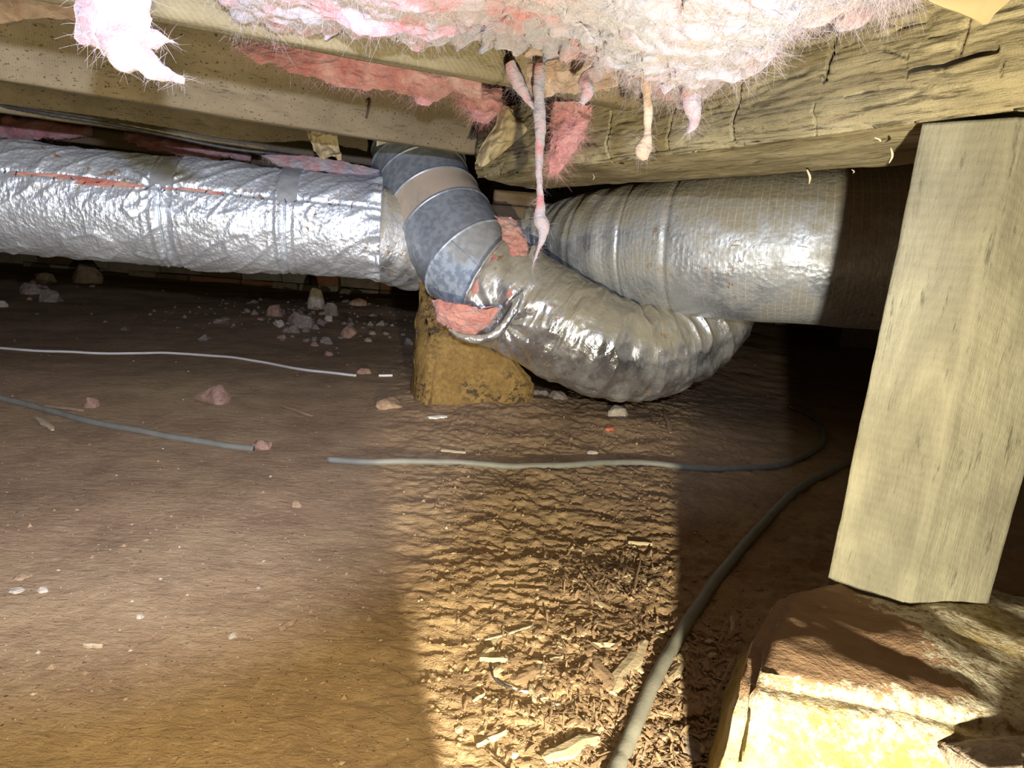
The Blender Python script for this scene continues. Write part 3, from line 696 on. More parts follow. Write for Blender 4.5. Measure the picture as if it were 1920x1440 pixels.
# flexible sleeve hanging off the elbow and looping up under the right-hand duct
t = empty('flex_duct', aty(1100, 640, 1.8), 'sagging crinkled foil flexible duct with torn pink-lined mouth around the metal elbow', 'duct')
fp = [(*aty(925, 542, 1.880), .166), (*aty(958, 560, 1.860), .158), (*aty(1000, 582, 1.845), .150), (*aty(1062, 618, 1.82), .148), (*aty(1120, 645, 1.80), .138), (*aty(1190, 660, 1.82), .130), (*aty(1262, 645, 1.88), .128), (*aty(1318, 600, 1.95), .128), (*aty(1345, 540, 2.02), .12)]
def df(S, TH, P):
    r = .006 * fbm(S * 7, np.cos(TH) * 1.6, np.sin(TH) * 1.6, 3, 33)
    pl = 1 - np.abs(fbm(S * 20, np.cos(TH) * 1.3, np.sin(TH) * 1.3, 2, 35)) * 2
    k_ = sstep(.12, .42, S)
    r = r + (.003 + .009 * k_) * pl + .0020 * (1 - np.abs(fbm(S * 55, np.cos(TH) * 4, np.sin(TH) * 4, 2, 36)) * 2)
    # pinch where the jacket is gathered
    a = np.hypot((S - .085) / .055, (np.angle(np.exp(1j * (TH - PT)))) / .42)
    r = r - .020 * np.exp(-a ** 2) + .006 * np.exp(-(a / 2.6) ** 2) * np.sin(np.arctan2(np.angle(np.exp(1j * (TH - PT))) * .15, S - .085) * 11)
    rim = 1 - sstep(0, .03, S); r = r + rim * (.006 * np.sin(TH * 3 + 1) + .003 * np.sin(TH * 11))
    return r
V0, F0, uv0 = tube(fp, 200, 90); best = pick(V0, 958, 625)
PT = (best[1] % 90) / 90 * 2 * math.pi
tubeobj('foil_jacket', fp, M['foil_flex'], t, n=520, m=200, disp=df, caps=False)
# rolled rim and wool lining of the mouth
V, F, uv = tube(fp, 200, 90, disp=None); Vn = np.array(V).reshape(200, 90, 3); c0 = np.array(fp[0][:3]); Rg = Vn[0]
rim = [(*(c0 + (p - c0) * 1.03), .0045) for p in Rg] ; rim.append(rim[0])
tubeobj('rolled_rim', rim, M['foil_flex'], t, n=180, m=8, disp=lambda S, TH, P: .0025 * fbm(S * 40, TH, 0, 2, 3))
ax = Vector(norms[6]); V = []; NN = 140; MM = 26
for i in range(NN):
    th = i / NN * 2 * math.pi; p = Rg[int(i / NN * 90) % 90] * (1 - (i / NN * 90) % 1) + Rg[(int(i / NN * 90) + 1) % 90] * ((i / NN * 90) % 1)
    e = (Vector(p) - Vector(c0)).normalized()
    low = max(0, -e.z * .8 - e.x * .6); hi = max(0, e.x * .8 + e.z * .6)
    thick = .010 + .014 * low + .008 * hi; out_ = .018 + .040 * low + .020 * hi
    for j in range(MM):
        f = j / (MM - 1) * math.pi
        rad = .163 - thick * (1 - math.cos(f)) * .9 ; ax_o = -math.sin(f) * out_ * 1.0 + .02
        q_ = Vector(c0) + e * rad + ax * ax_o
        n_ = .008 * float(fbm(np.array([th * 9]), np.array([f * 3.0]), 0, 3, 77)[0])
        V.append(q_ - ax * n_ + e * n_ * .6 + Vector((0, 0, -.012 * low)))
F = [(i * MM + j, ((i + 1) % NN) * MM + j, ((i + 1) % NN) * MM + j + 1, i * MM + j + 1) for i in range(NN) for j in range(MM - 1)]
link('wool_lining', pydata('wool_lining', V, F), M['wool_salmon'], t)
wool_sheet('wool_lining', ([(812, 562, 1.70), (845, 566, 1.68), (890, 576, 1.67), (938, 578, 1.68)], [(826, 602, 1.71), (852, 620, 1.70), (888, 626, 1.69), (926, 604, 1.69)]), None, M['wool_salmon'], .05, .016, 81, fibre=M['fibre_rosy'], nf=2600, res=60, freq=26, flen=.010, parent=t)
wool_sheet('wool_lining', ([(928, 404, 1.83), (944, 440, 1.80), (960, 490, 1.76), (950, 560, 1.70)], [(966, 412, 1.84), (986, 446, 1.80), (984, 500, 1.76), (966, 556, 1.71)]), None, M['wool_salmon'], .03, .012, 82, fibre=M['fibre_rosy'], nf=1600, res=60, freq=26, flen=.010, parent=t)
lip = [(842, 618, 1.70, .004), (868, 632, 1.685, .009), (900, 636, 1.68, .011), (932, 624, 1.68, .012), (956, 596, 1.69, .012), (974, 556, 1.71, .011), (988, 505, 1.75, .009), (1000, 462, 1.79, .006)]
tubeobj('foil_lip', [(*aty(x, y, Y), r) for x, y, Y, r in lip], M['foil_flex'], t, n=120, m=20, disp=lambda S, TH, P: .004 * fbm(S * 60, np.cos(TH) * 1.5, np.sin(TH) * 1.5, 3, 9))

# hanging glass wool
wool_sheet('insulation_batt', ([(330, -60, 0.855), (560, -90, 0.72), (800, -110, 0.63), (1050, -110, 0.612), (1300, -100, 0.576), (1500, -70, 0.576), (1690, -30, 0.594)],
    [(405, 5, 0.954), (475, 62, 0.945), (600, 72, 0.927), (760, 82, 0.918), (900, 78, 0.927), (1000, 72, 0.927), (1100, 112, 0.882), (1180, 140, 0.828), (1290, 150, 0.774), (1400, 120, 0.72), (1470, 62, 0.693), (1590, 42, 0.657), (1650, 5, 0.63)]),
    'huge fluffy pink and white insulation mass bulging across the top of the view', M['wool'], .11, .034, 41, nf=16000, flen=.016, res=280, freq=8)
wool_sheet('insulation_batt', ([(436, 84, 1.305), (600, 60, 1.305), (760, 90, 1.35), (900, 130, 1.368)],
    [(440, 95, 1.278), (560, 138, 1.278), (650, 165, 1.305), (715, 167, 1.332), (760, 170, 1.35), (800, 190, 1.35), (850, 178, 1.395), (905, 195, 1.395)]),
    'flattened dusky pink insulation sagging between the nearest and middle joists', M['wool_pink'], .06, .012, 43, fibre=M['fibre_rosy'], nf=3500, res=130)
wool_sheet('insulation_tuft', ([(846, 165, 1.494), (880, 160, 1.494), (940, 168, 1.494)], [(862, 196, 1.476), (905, 230, 1.476), (948, 200, 1.476)]),
    'rough pink insulation clump at the end of the middle joist', M['wool_pink'], .07, .012, 44, fibre=M['fibre_rosy'], nf=1800, res=50, freq=24)
wool_sheet('insulation_tuft', ([(150, -70, 0.665), (200, -70, 0.665), (268, -70, 0.665)], [(146, 58, 0.665), (215, 108, 0.665), (285, 72, 0.665)]),
    'bright pink insulation tuft hanging at the far left, tapering to a pointed tip', M['wool'], .045, .011, 45, nf=500, res=70, freq=20, flen=.014)
def strand(name, pts, mat, label, parent=None, seed=0, nf=300, fibre=M['fibre'], amp=.003, m=14, cat='insulation', freq=60, flen=.012, group=None):
    P3 = [(*aty(x, y, Y), r) for x, y, Y, r in pts]
    o = tubeobj(name, P3, mat, parent, n=70, m=m, disp=lambda S, TH, P: amp * (fbm(P[..., 0] * freq, P[..., 1] * freq, P[..., 2] * freq, 3, seed) * 1.3))
    V = np.empty(len(o.data.vertices) * 3); o.data.vertices.foreach_get('co', V); V = V.reshape(-1, 3)
    N = np.empty(len(V) * 3); o.data.vertices.foreach_get('normal', N); N = N.reshape(-1, 3)
    fo = link('loose_fibre', fibres_mesh('loose_fibre', V, N, nf, flen, .00012, .5, random.Random(seed)), fibre, None, False); fo['kind'] = 'stuff'
    if parent is None:
        centre(o); fo.parent = o; fo.matrix_parent_inverse = Matrix.Translation(-o.location); tag(o, label, cat, group)
    else: fo.parent = parent; fo.matrix_parent_inverse = Matrix.Translation(-parent.location)
    return o
tf = [o for o in bpy.data.objects if o.get('label', '').startswith('bright pink insulation tuft')][0]
def wool_tail(parent, pts, mat, seed, nf):
    o = strand('wool_tail', pts, mat, None, parent, seed, nf, amp=.005); o.matrix_parent_inverse = Matrix.Translation(-parent.location)
for fo in ():
    pass
wool_tail(tf, [(205, 60, 0.66, .016), (232, 88, 0.66, .020), (262, 110, 0.66, .015), (292, 130, 0.66, .009), (318, 143, 0.66, .005), (345, 153, 0.66, .0015)], M['wool'], 46, 250)
wool_tail(tf, [(225, 55, 0.66, .016), (278, 68, 0.66, .010), (326, 79, 0.66, .0015)], M['wool'], 47, 150)
wool_sheet('insulation_batt', ([(-40, -90, 1.215), (60, -85, 1.242), (160, -70, 1.26)], [(-40, 40, 1.197), (60, 36, 1.224), (160, 40, 1.26)]),
    'greyish insulation edge in the shade at the top left corner', M['wool_tan'], .04, .008, 48, nf=500, res=50)
wool_sheet('insulation_batt', ([(-60, 205, 2.35), (60, 215, 2.4), (170, 225, 2.45)], [(-60, 262, 2.32), (60, 262, 2.38), (175, 256, 2.45)]),
    'pink insulation sagging over the far left end of the silver duct', M['wool_pink'], .10, .02, 49, fibre=M['fibre_rosy'], nf=700, res=70)
wool_sheet('insulation_batt', ([(230, 225, 2.55), (350, 245, 2.6), (480, 262, 2.65)], [(235, 262, 2.5), (340, 292, 2.55), (470, 302, 2.62)]),
    'dusky pink insulation lump above the middle of the silver duct', M['wool_pink'], .10, .02, 50, fibre=M['fibre_rosy'], nf=700, res=70)
wool_sheet('insulation_tuft', ([(488, 290, 1.98), (560, 292, 1.98), (630, 300, 2.0), (712, 318, 2.05)], [(500, 298, 1.97), (556, 322, 1.95), (610, 322, 1.97), (665, 338, 2.0), (712, 350, 2.05)]),
    'pale pink insulation strip drooping onto the silver duct beside the metal elbow', M['wool'], .035, .008, 51, nf=900, res=90, freq=20)
tf = [o for o in bpy.data.objects if o.get('label', '').startswith('pale pink insulation strip')][0]
wool_tail(tf, [(556, 312, 1.96, .014), (558, 330, 1.94, .010), (558, 347, 1.93, .003)], M['wool'], 52, 150)

wool_sheet('insulation_tuft', ([(1032, 192, 1.242), (1065, 190, 1.224), (1110, 200, 1.206)], [(1028, 300, 1.233), (1045, 322, 1.224), (1092, 268, 1.215)]),
    'folded pink insulation scrap hanging on the beam face behind the long strand', M['wool_pink'], .035, .016, 53, fibre=M['fibre_rosy'], nf=2600, res=70, freq=24)
wool_sheet('insulation_tuft', ([(958, 92, 1.062), (1010, 88, 1.044), (1080, 96, 1.026), (1150, 110, 1.008)], [(965, 150, 1.062), (1015, 178, 1.044), (1080, 168, 1.026), (1160, 160, 1.008)]),
    'dusty tan insulation flap over the joist splice left of the white curl', M['wool_tan'], .04, .012, 54, nf=1200, res=80, freq=20)
wool_sheet('insulation_tuft', ([(1180, 100, 0.882), (1230, 110, 0.864), (1330, 100, 0.828), (1430, 70, 0.774)], [(1160, 170, 0.954), (1240, 196, 0.918), (1330, 178, 0.864), (1415, 112, 0.792)]),
    'peach and cream insulation apron draped over the beam front, right of centre', M['wool'], .05, .016, 55, nf=2500, res=110, freq=18)
strand('insulation_strand', [(1012, 120, 1.008, .008), (1010, 170, 1.008, .007), (1013, 240, 1.008, .0085), (1010, 310, 1.008, .0055), (1013, 370, 1.008, .005), (1012, 410, 1.008, .009), (1020, 430, 1.008, .0085), (1010, 462, 1.008, .004), (998, 500, 1.008, .0015)],
       M['wool'], 'long pinkish white insulation strand dangling down to the foil duct', seed=61, nf=900, amp=.003)
strand('insulation_strand', [(1210, 120, 0.855, .008), (1214, 190, 0.855, .0065), (1214, 250, 0.855, .0055), (1206, 282, 0.855, .010), (1209, 300, 0.855, .004)],
       M['wool_tan'], 'shorter insulation strand with a drop-shaped knob in front of the beam', seed=62, nf=350, amp=.002)
strand('insulation_strand', [(955, 118, 0.99, .007), (968, 150, 0.99, .009), (985, 178, 0.99, .007), (1000, 205, 0.99, .002)],
       M['wool'], 'short white twisted insulation wisp left of the long strand', seed=63, nf=250)
strand('insulation_strand', [(1130, 90, 0.9, .014), (1120, 130, 0.9, .010), (1098, 150, 0.891, .0075), (1102, 170, 0.882, .008), (1090, 195, 0.882, .004)],
       M['wool'], 'bright white insulation curl above the ledger of the big beam', seed=64, nf=500)
strand('insulation_strand', [(1300, 140, 0.792, .012), (1296, 185, 0.792, .010), (1302, 225, 0.792, .006), (1290, 250, 0.792, .002)],
       M['wool'], 'wispy cream insulation beard trailing over a kerf of the beam', seed=65, nf=350, flen=.014)

# ------------------------------------------------------------------ paper, cardboard, cable, sleeve at left
def sheet(name, rows, mat, label, cat, crump=.004, n=44, m=30, parent=None, seed=0, thick=.0012):
    """rows: list of lists of (px,py,Y) points -> crumpled sheet with thickness"""
    R = [catmull([tuple(aty(*p)) for p in r], m) for r in rows]; R = np.array(R); G = np.array([catmull(R[:, j, :], n) for j in range(m)]).transpose(1, 0, 2).reshape(-1, 3)
    d = ((1 - np.abs(fbm(G[:, 0] * 38, G[:, 1] * 38, G[:, 2] * 38, 3, seed)) * 3) * .6 + fbm(G[:, 0] * 20, 0, G[:, 2] * 20, 2, seed)) * crump; G = G + np.stack([d * .4, -d, d * .3], 1)
    G2 = G + np.array([0, thick, 0]); F = gridfaces(n, m, False); k = len(G)
    rim = [i * m for i in range(n)] + [(n - 1) * m + j for j in range(1, m)] + [i * m + m - 1 for i in range(n - 2, -1, -1)] + [j for j in range(m - 2, 0, -1)]
    F = F + [tuple(x + k for x in f[::-1]) for f in F] + [(rim[(a + 1) % len(rim)], rim[a], rim[a] + k, rim[(a + 1) % len(rim)] + k) for a in range(len(rim))]
    o = link(name, pydata(name, np.vstack([G, G2]), F), mat, parent)
    if parent is None: centre(o); tag(o, label, cat)
    return o
sheet('paper_scrap', [[(575, 225, 2.0), (605, 222, 1.99), (628, 228, 2.0)], [(576, 255, 1.99), (604, 256, 1.97), (632, 262, 1.99)], [(588, 282, 1.98), (608, 285, 1.96), (638, 290, 1.98)], [(600, 300, 1.98), (620, 297, 1.96), (640, 303, 1.98)]],
      M['paper'], 'crumpled yellow kraft paper scrap hanging below the middle joist', 'paper scrap', crump=.02, seed=2)
sheet('paper_scrap', [[(935, 205, 1.52), (952, 200, 1.50), (965, 215, 1.52)], [(930, 232, 1.51), (950, 240, 1.48), (985, 245, 1.50)], [(905, 270, 1.50), (925, 272, 1.47), (960, 272, 1.50)], [(888, 310, 1.50), (903, 315, 1.48), (925, 300, 1.50)]],
      M['paper'], 'curled tan paper facing sticking out at the beam end by the elbow', 'paper scrap', crump=.012, seed=4)
sheet('cardboard_flap', [[(1730, -25, .60), (1820, -30, .60), (1915, -25, .60)], [(1735, 0, .60), (1820, 2, .60), (1895, 0, .60)], [(1800, 25, .605), (1830, 30, .605), (1865, 26, .605)], [(1840, 44, .61), (1846, 47, .61), (1852, 45, .61)]],
      M['card'], 'tan cardboard corner hanging in front of the beam at top right', 'cardboard', crump=.001, seed=6)
sheet('red_wrapper', [[(966, 215, 1.62), (985, 222, 1.60), (1003, 232, 1.62)], [(972, 232, 1.62), (988, 240, 1.60), (1005, 252, 1.62)]], M['plastic'], 'crumpled red plastic wrapper tucked behind the tan paper facing', 'wrapper', crump=.01, seed=8)
cp = [(x_, y_, Y_ * .875) for x_, y_, Y_ in [(-900, 30, 1.66), (-400, 120, 1.85), (-40, 190, 2.02), (80, 212, 2.06), (200, 232, 2.12), (320, 256, 2.18), (430, 278, 2.26), (540, 292, 2.34), (640, 308, 2.42), (705, 318, 2.46)]]
tag(centre(tubeobj('cable', [(*aty(*p), .0062 * p[2] / 2.1) for p in cp], M['cable'], n=160, m=10, disp=lambda S, TH, P: .0006 * np.sin(S * 500))), 'black ribbed cable stapled along the farther joist above the silver duct', 'cable')
sheet('pipe_gasket', [[(706, 262, 2.1), (780, 250, 2.06), (862, 272, 2.1)], [(706, 274, 2.1), (780, 262, 2.06), (862, 283, 2.1)]], M['white'], 'pale torn gasket strip around the top of the metal pipe', 'gasket', crump=.006, seed=9)

# ------------------------------------------------------------------ hoses and wires on the ground
def ground_line(name, px, r, mat, label, cat, n=160, sink=0, m=12):
    P = [on_floor(*p) for p in px]
    Q = catmull([(p.x, p.y, 0, r) for p in P], n); Q[:, 2] = terrain(Q[:, 0], Q[:, 1]) 
    k = np.ones(9) / 9; z = np.pad(Q[:, 2], 4, 'edge'); Q[:, 2] = np.maximum(np.convolve(z, k, 'valid'), Q[:, 2] - r * .6) + r * .75 - sink
    V, F, uv = tube(Q, n, m, disp=lambda S, TH, P: r * .05 * fbm(S * 40, TH, 0, 2, 3))
    return tag(centre(link(name, pydata(name, V, F, uv), mat)), label, cat)
ground_line('hose', [(1145, 1470), (1180, 1390), (1228, 1280), (1290, 1170), (1350, 1085), (1420, 1000), (1465, 950), (1510, 915), (1570, 880), (1640, 855), (1720, 840)], .0085, M['hose'], 'thick grey-green hose curving up from the bottom edge beside the wood chips', 'hose')
ground_line('hose', [(-700, 610), (-300, 680), (-40, 742), (60, 765), (170, 795), (300, 820), (400, 836), (475, 846)], .0075, M['hose'], 'left stretch of dusty hose half sunk in the dirt, pointing to the clod', 'hose', n=320)
ground_line('hose', [(615, 866), (700, 871), (800, 871), (950, 876), (1050, 878), (1190, 874), (1300, 880), (1400, 882), (1480, 868), (1530, 845), (1545, 820), (1530, 790), (1480, 765)], .0075, M['hose'], 'pale green hose lying straight across the lit band of floor', 'hose')
ground_line('wire', [(-600, 610), (-300, 630), (-30, 652), (60, 659), (160, 663), (300, 663), (400, 669), (500, 682), (570, 695), (668, 706)], .0045, M['wire'], 'thin white wire snaking across the dirt under the silver duct', 'wire', n=320)
ground_line('wire', [(710, 706), (736, 706)], .0045, M['wire'], 'short white wire end showing beside the ochre stone', 'wire', n=12)
ground_line('wire', [(945, 1285), (975, 1296), (1005, 1302), (1030, 1318), (1048, 1322)], .0018, M['wire'], 'thin pale wire curl among the chips near the bottom', 'wire', n=30)
ground_line('twig', [(920, 1245), (925, 1268), (940, 1285), (960, 1293)], .0020, M['cable'], 'dark bent twig joined to the pale wire curl', 'twig', n=24)
ground_line('twig', [(908, 1203), (950, 1190), (998, 1176)], .0018, M['block'], 'thin straight bluish twig in the lit band', 'twig', n=20)

# ------------------------------------------------------------------ rocks and litter
def rock(px, py, wpx, mat, label, hr=.6, seed=0, cat='rock', group=None, sub=3, flat=1, name='rock', depth=.8):
    rg = random.Random(seed * 7 + 1); p = on_floor(px, py); W = wpx / FPX * (p - EYE).dot(fwd) / 2
    pts = []
    for i in range(26):
        a = rg.uniform(0, 2 * math.pi); z = rg.uniform(-.5, 1); rr_ = math.sqrt(max(.0, 1 - z * z * .85)) * rg.uniform(.85, 1)
        pts.append((W * rr_ * math.cos(a), W * depth * rr_ * math.sin(a), W * hr * 1.6 * max(z, -.25) * rg.uniform(.85, 1)))
    me = hullmesh(name, pts, bevel=W * .05, sub=sub, amp=W * .12, seed=seed, freq=1.6 / W)
    o = link(name, me, mat, smooth=False); o.location = (p.x, p.y, T(p.x, p.y) - W * .02)
    return tag(o, label, cat, group)
g, r_, pl = M['rock_grey'], M['rock_red'], M['rock_pale']
rg0 = random.Random(15)
R_ = [(565, 612, 56, g, 'largest grey angular rock of the rubble heap left of the ochre stone', .75), (515, 592, 34, r_, 'pointed reddish rock left of the largest rubble rock', .9), (656, 632, 38, r_, 'rounded pinkish rock at the right end of the rubble heap', .8),
      (593, 578, 34, pl, 'tall pale shard standing behind the largest rubble rock', 1.6), (620, 590, 34, g, 'grey slab rock leaning right of the tall pale shard', .9), (547, 622, 34, g, 'square grey rock in front of the largest rubble rock', .6),
      (522, 612, 28, pl, 'small pale rock in front of the pointed reddish rock', .6), (612, 645, 28, g, 'grey pebble-like rock below the pinkish rubble rock', .7), (590, 648, 20, r_, 'small orange-tinted rock below the square grey rock', .6),
      (418, 606, 38, g, 'flat grey rock lying alone left of the rubble heap', .45), (672, 572, 36, r_, 'low reddish rock at the back of the rubble heap near the ochre stone', .5), (650, 552, 34, g, 'grey rock at the foot of the far wall behind the heap', .5),
      (690, 640, 18, g, 'little grey rock right of the pinkish rubble rock', .6), (95, 565, 46, g, 'grey block-like rock at the far left, in front of others', .7), (60, 550, 50, g, 'dim grey rock at the far left behind the block-like one', .6),
      (165, 530, 64, g, 'big dark rounded rock at the foot of the far wall, left', .7), (85, 530, 44, g, 'dim squared rock by the far wall left of the rounded one', .6), (2, 575, 26, pl, 'pale rock cut by the left edge of the view', .7),
      (767, 646, 22, g, 'small lilac-grey rock touching the left side of the ochre stone', .8), (683, 700, 30, r_, 'flat reddish stone lying over the white wire', .5), (616, 602, 20, pl, 'small white-grey rock between slab and pinkish rock', .7), (575, 640, 16, g, 'tiny dark rock in front of the rubble heap', .6),
      (400, 752, 78, r_, 'big pinkish clod alone between the white wire and the hose', .55), (172, 762, 38, r_, 'pinkish cube-like clod beside the left hose', .7), (492, 840, 46, r_, 'triangular purple-grey clod where the left hose ends', .5),
      (1158, 778, 46, pl, 'pale rounded rock under the sagging foil duct', .6), (1046, 748, 40, g, 'grey flat rock right of the ochre stone', .5), (1012, 742, 40, g, 'dusty rock touching the right foot of the ochre stone', .5),
      (730, 760, 70, M['clod'], 'soil-covered flat stone left of the ochre stone foot', .3), (1408, 1100, 56, M['clod'], 'flat reddish stone chip right of the thick hose', .25),
      (42, 1082, 36, M['clod'], 'flat buried stone near the lower left edge', .3), (80, 1108, 26, pl, 'round tan pebble near the lower left edge', .4), (30, 1108, 34, pl, 'pale ragged stone chip at the lower left edge', .25),
      (262, 1157, 18, pl, 'small pale stone alone in the lower left dirt', .5), (437, 1194, 22, pl, 'cream stone chip in the lower middle left dirt', .4), (555, 949, 24, M['clod'], 'oval stone chip below the gap in the hose', .5), (1110, 848, 26, pl, 'white-tan chip just above the pale green hose', .4), (962, 1418, 26, pl, 'bright cream lump at the bottom of the lit band', .6)]
for i, (x, y, wd, m_, lb_, hr) in enumerate(R_): rock(x, y, wd, m_, lb_, hr, i + 3, sub=3 if wd > 30 else 1)
for i in range(34):
    x, y = (rg0.gauss(590, 75), rg0.gauss(608, 26)) if i < 26 else (rg0.gauss(90, 60), rg0.gauss(560, 16))
    rock(x, y, rg0.uniform(9, 20), rg0.choice((g, g, r_)), 'small angular rubble stone lying among the larger rocks by the far wall', rg0.uniform(.4, .8), 200 + i, group='small rubble stones by the far wall', sub=1)
rock(1142, 806, 26, M['plastic'], 'curved orange-red plastic bit below the pale rounded rock', .35, 99, cat='plastic bit', sub=2, name='plastic_bit')
rg = random.Random(77)
def chip(px, py, ang, lpx, wpx, mat, label, cat='wood chip', group=None, name='wood_chip', thick=.0035, tilt=0., curl=.15, lift=0):
    p = on_floor(px, py); D = (p - EYE).dot(fwd); 
    # direction in the picture -> direction on the ground
    q_ = on_floor(px + math.cos(ang) * lpx / 2, py + math.sin(ang) * lpx / 2); q0 = on_floor(px - math.cos(ang) * lpx / 2, py - math.sin(ang) * lpx / 2)
    L = (q_ - q0).length; W = wpx / FPX * D * 1.2; yaw = math.atan2(q_.y - q0.y, q_.x - q0.x)
    n = 9; V = []; ph = rg.uniform(0, 6)
    for i in range(n):
        u = i / (n - 1) - .5; w_ = W * (1 - .55 * abs(u * 2) ** 3) * (1 + .12 * math.sin(i * 2.1 + ph)) / 2; z = curl * L * (.25 - u * u) * .8 + tilt * L * (u + .5)
        for yy, zz in ((-w_, 0), (0, thick * .3), (w_, 0), (w_, thick), (0, thick * 1.4), (-w_, thick)): V.append((L * u, yy + .1 * W * math.sin(i * 1.3 + ph), z + zz))
    F = gridfaces(n, 6, True) + [tuple(range(6))[::-1], tuple((n - 1) * 6 + j for j in range(6))]
    o = link(name, pydata(name, V, F), mat, smooth=False); o.location = (p.x, p.y, T(p.x, p.y) + .001 + lift); o.rotation_euler = (rg.uniform(-.15, .15), 0, yaw)
    return tag(o, label, cat, group)
cpale, cb_ = M['chip_pale'], M['chip']
for a in [((1180, 1252), -.98, 118, 24, cpale, 'long pale wood splinter left of the thick hose'), ((1133, 1272), 1.05, 75, 22, cb_, 'short brown board chip crossing below the long splinter'),
          ((1072, 1408), -.42, 108, 26, cpale, 'broad flat bark slab at the bottom edge left of the hose'), ((922, 1390), -.45, 62, 9, cpale, 'straight pale stick at the bottom of the lit band'),
          ((1130, 1213), .02, 44, 8, cpale, 'narrow pale chip above the long splinter'), ((1000, 1268), -.45, 85, 24, cb_, 'curved bark flake in the middle of the lit litter'),
          ((925, 1241), .0, 52, 7, cpale, 'thin level sliver above the dark bent twig'), ((912, 1228), -.5, 26, 12, cpale, 'tiny pale flake above the thin level sliver'), ((1166, 1250), -.7, 28, 9, cpale, 'small pointed chip tip beside the long splinter'),
          ((998, 1306), 1.2, 30, 9, cpale, 'upright tan seed husk over the pale wire curl'), ((1060, 1025), .0, 1, 1, None, ''), ((1200, 1022), .05, 45, 5, cpale, 'thin stick straddling the shadow line'),
          ((1195, 1080), -1.35, 55, 4, cb_, 'slim upright twig at the leaf scatter below the shadow line'), ((1250, 790), 1.3, 50, 8, cb_, 'dim stick in the shade right of the orange-red bit'), ((820, 788), -.15, 34, 12, M['white'], 'pale flat paper chip below the ochre stone'),
          ((555, 772), .35, 62, 7, cb_, 'pale stick in the dirt right of the big pinkish clod'), ((120, 768), .12, 75, 4, cb_, 'thin brown straw lying along the left hose'), ((84, 797), .6, 38, 9, cpale, 'curled pale sliver below the left hose'),
          ((1300, 1335), -.3, 40, 22, cb_, 'curled brown leaf right of the thick hose'), ((1360, 1275), -1.1, 80, 8, cb_, 'dark stick leaning near the yellow stone'), ((1248, 1378), -1.3, 26, 10, cpale, 'narrow yellow chip beside the hose near the bottom'),
          ((1297, 1408), 1.35, 55, 26, M['rock_grey'], 'grey feather-like bark piece at the bottom edge beside the yellow stone'), ((175, 1215), .03, 36, 6, cpale, 'pale splinter in the lower left dirt'), ((540, 1175), -.55, 38, 9, cb_, 'buried brown chip in the lower left dirt'),
          ((1265, 1268), -.9, 60, 14, cpale, 'jagged pale chip between the long splinter and the hose'), ((870, 852), .0, 0, 0, None, ''), ((850, 849), .1, 46, 6, cpale, 'crumbly tan root bit above the pale green hose')]:
    if a[4] is None: continue
    chip(a[0][0], a[0][1], a[1], a[2], a[3], a[4], a[5], curl=.08)
# countable chips beside the hose: same look, told apart by nothing
n_ = 0
while n_ < 130:
    u, v = rg.random(), rg.random()
    x = 860 + 540 * u; y = 1165 + 265 * v
    if x > 1225 + (1440 - y) * .55 + 150 or x > 1400 - (y - 1165) * .15: continue
    if x < 1000 and rg.random() < .6: continue
    chip(x, y, rg.uniform(-1.6, 1.6), rg.uniform(10, 28), rg.uniform(4, 11), *((cpale, 'small pale wood chip littering the ground around the thick hose') if n_ % 3 == 0 else (cb_, 'small brown bark chip littering the ground around the thick hose')), group='wood chips around the thick hose', curl=rg.uniform(.05, .5), thick=.002)
    n_ += 1
for i in range(40):
    x = rg.gauss(1150, 55); y = rg.gauss(1085, 22)
    chip(x, y, rg.uniform(-1.6, 1.6), rg.uniform(8, 22), rg.uniform(4, 9), rg.choice((cb_, cpale)), 'tiny dry chip in the small leaf scatter at the shadow edge', group='dry chips at the shadow edge', curl=.3, thick=.0015)
# gravel and crumbs, uncountable
V = []; F = []; oct_ = [(1, 0, 0), (0, 1, 0), (-1, 0, 0), (0, -1, 0), (0, 0, 1), (0, 0, -1)]; of = [(0, 1, 4), (1, 2, 4), (2, 3, 4), (3, 0, 4), (1, 0, 5), (2, 1, 5), (3, 2, 5), (0, 3, 5)]
def crumbs(n, fx, smin, smax, name, mat, seed):
    rg_ = np.random.RandomState(seed); V = []; F = []
    xy = fx(rg_, n); z = terrain(xy[:, 0], xy[:, 1])
    for (x, y), zz in zip(xy, z):
        s = rg_.uniform(smin, smax) * (1 + 2.0 * (rg_.rand() > .93)) ; k = len(V); a = rg_.uniform(0, 6.28); sc = rg_.uniform(.6, 1.3, 3) * s; sc[2] *= .7
        for vx, vy, vz in oct_:
            vx, vy, vz = vx * sc[0] * rg_.uniform(.7, 1.2), vy * sc[1] * rg_.uniform(.7, 1.2), vz * sc[2]
            V.append((x + vx * math.cos(a) - vy * math.sin(a), y + vx * math.sin(a) + vy * math.cos(a), zz + vz + s * .15))
        F += [tuple(i + k for i in f) for f in of]
    o = link(name, pydata(name, V, F), mat, smooth=False); return o
def fa(rg_, n):
    y = .5 * np.exp(rg_.rand(n) * math.log(4.4 / .5)); return np.stack([y * rg_.uniform(-.95, .62, n), y], 1)
def fb(rg_, n):
    y = .55 + rg_.rand(n) ** 1.3 * 1.2; return np.stack([-.12 * y + rg_.rand(n) * .52 * (.6 + .4 * y), y], 1)
def fc(rg_, n):
    x = rg_.normal(-1.1, .45, n); return np.stack([x, rg_.normal(3.3, .35, n)], 1)
tag(crumbs(3200, fa, .0005, .0018, 'soil_crumbs', M['clod'], 1), 'loose reddish soil crumbs sprinkled all over the ground', 'soil crumbs', kind='stuff')
tag(crumbs(1500, fa, .0005, .0014, 'fine_gravel', M['rock_pale'], 2), 'fine pale grit specks scattered over the whole ground', 'gravel', kind='stuff')
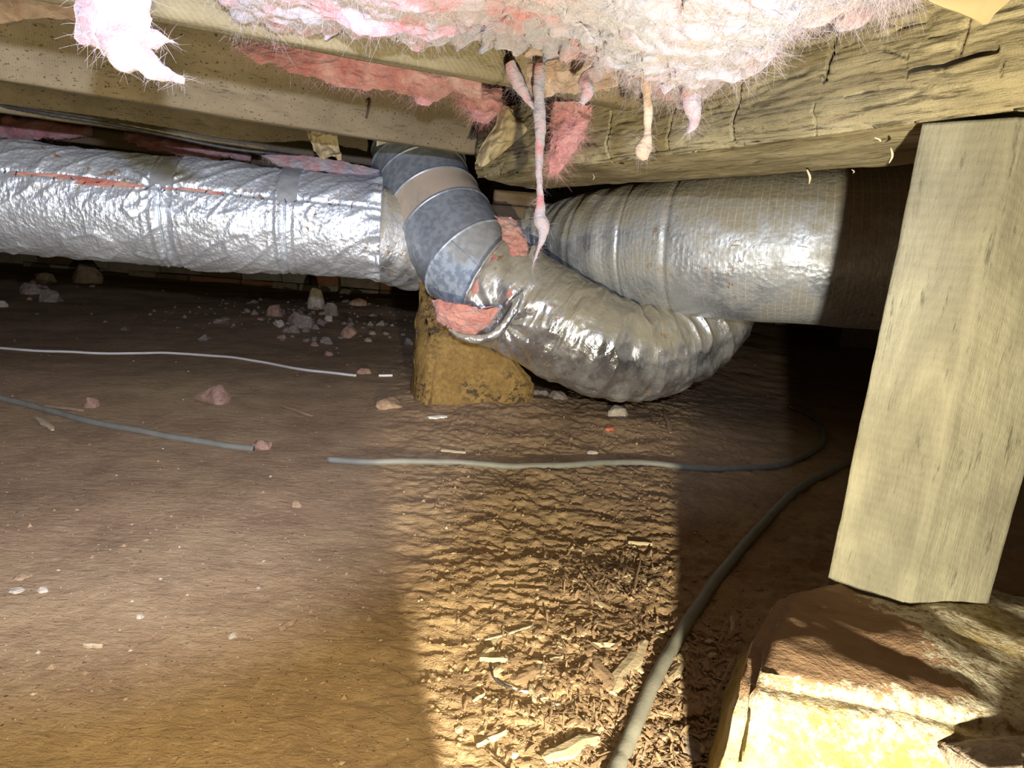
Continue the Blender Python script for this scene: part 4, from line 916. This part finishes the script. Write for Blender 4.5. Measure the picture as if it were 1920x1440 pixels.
tag(crumbs(9000, fb, .0005, .0019, 'broken_crust', M['clod'], 3), 'broken earth crust crumbs in the lit band of floor', 'soil crumbs', kind='stuff')
tag(crumbs(200, fc, .004, .014, 'rubble_crumbs', M['rock_grey'], 4), 'small grey rubble crumbs around the rock heap by the far wall', 'gravel', kind='stuff')
# leaf and straw litter under the chips, uncountable
V = []; F = []; rg2 = random.Random(9)
for i in range(2600):
    px = 900 + 520 * rg2.random(); py = 1150 + 300 * rg2.random() ** .8
    if rg2.random() < .25: px, py = rg2.gauss(1150, 60), rg2.gauss(1085, 24)
    if px > 1400 - (py - 1165) * .12: continue
    if px < 1020 and rg2.random() < .6: continue
    p = on_floor(px, py) if i % 1 == 0 else p
    L = rg2.uniform(.004, .022); wv = rg2.uniform(.0008, .005); a = rg2.uniform(0, 6.28); tl = rg2.uniform(-.3, .5); c_, s_ = math.cos(a), math.sin(a); z = p.z + rg2.uniform(.0005, .006); k = len(V)
    for u, ww in ((-.5, .2), (-.1, 1), (.25, .9), (.5, .1)):
        for sd in (-1, 1):
            x_, y_ = u * L, sd * wv * ww / 2; V.append((p.x + x_ * c_ - y_ * s_, p.y + x_ * s_ + y_ * c_, z + tl * L * u + .2 * L * (.25 - u * u)))
    for j in range(3): F.append((k + 2 * j, k + 2 * j + 1, k + 2 * j + 3, k + 2 * j + 2))
lo_ = link('leaf_litter', pydata('leaf_litter', V, F), M['chip'], smooth=False); tag(lo_, 'shredded brown leaf and bark litter beside the thick hose', 'leaf litter', kind='stuff')

# pale block seen dimly under the right-hand duct, and cobweb by the post
bp = on_floor(1650, 650)
blk = link('concrete_block', box_me('concrete_block', (-.30, -.1, 0), (.30, .1, .15), .004), M['block'], smooth=False, mw=Matrix.Translation((bp.x, bp.y, T(bp.x, bp.y) - .01))); tag(blk, 'dim grey block half hidden behind the post under the dusty duct', 'block')
# added blocker beside the lamp, unseen below the frame: it keeps the lamp's beam off the left of the floor
kp = [Vector((x, y, z)) for x in (-.30, .048) for y in (.20, .252) for z in (-.03, .186)]
bl = pier('lamp_blocker', kp, M['rock_grey'], 3, .002, 3, 20, .003); tag(bl, 'added upright blocker in front of the lamp, unseen below the frame', 'stone')
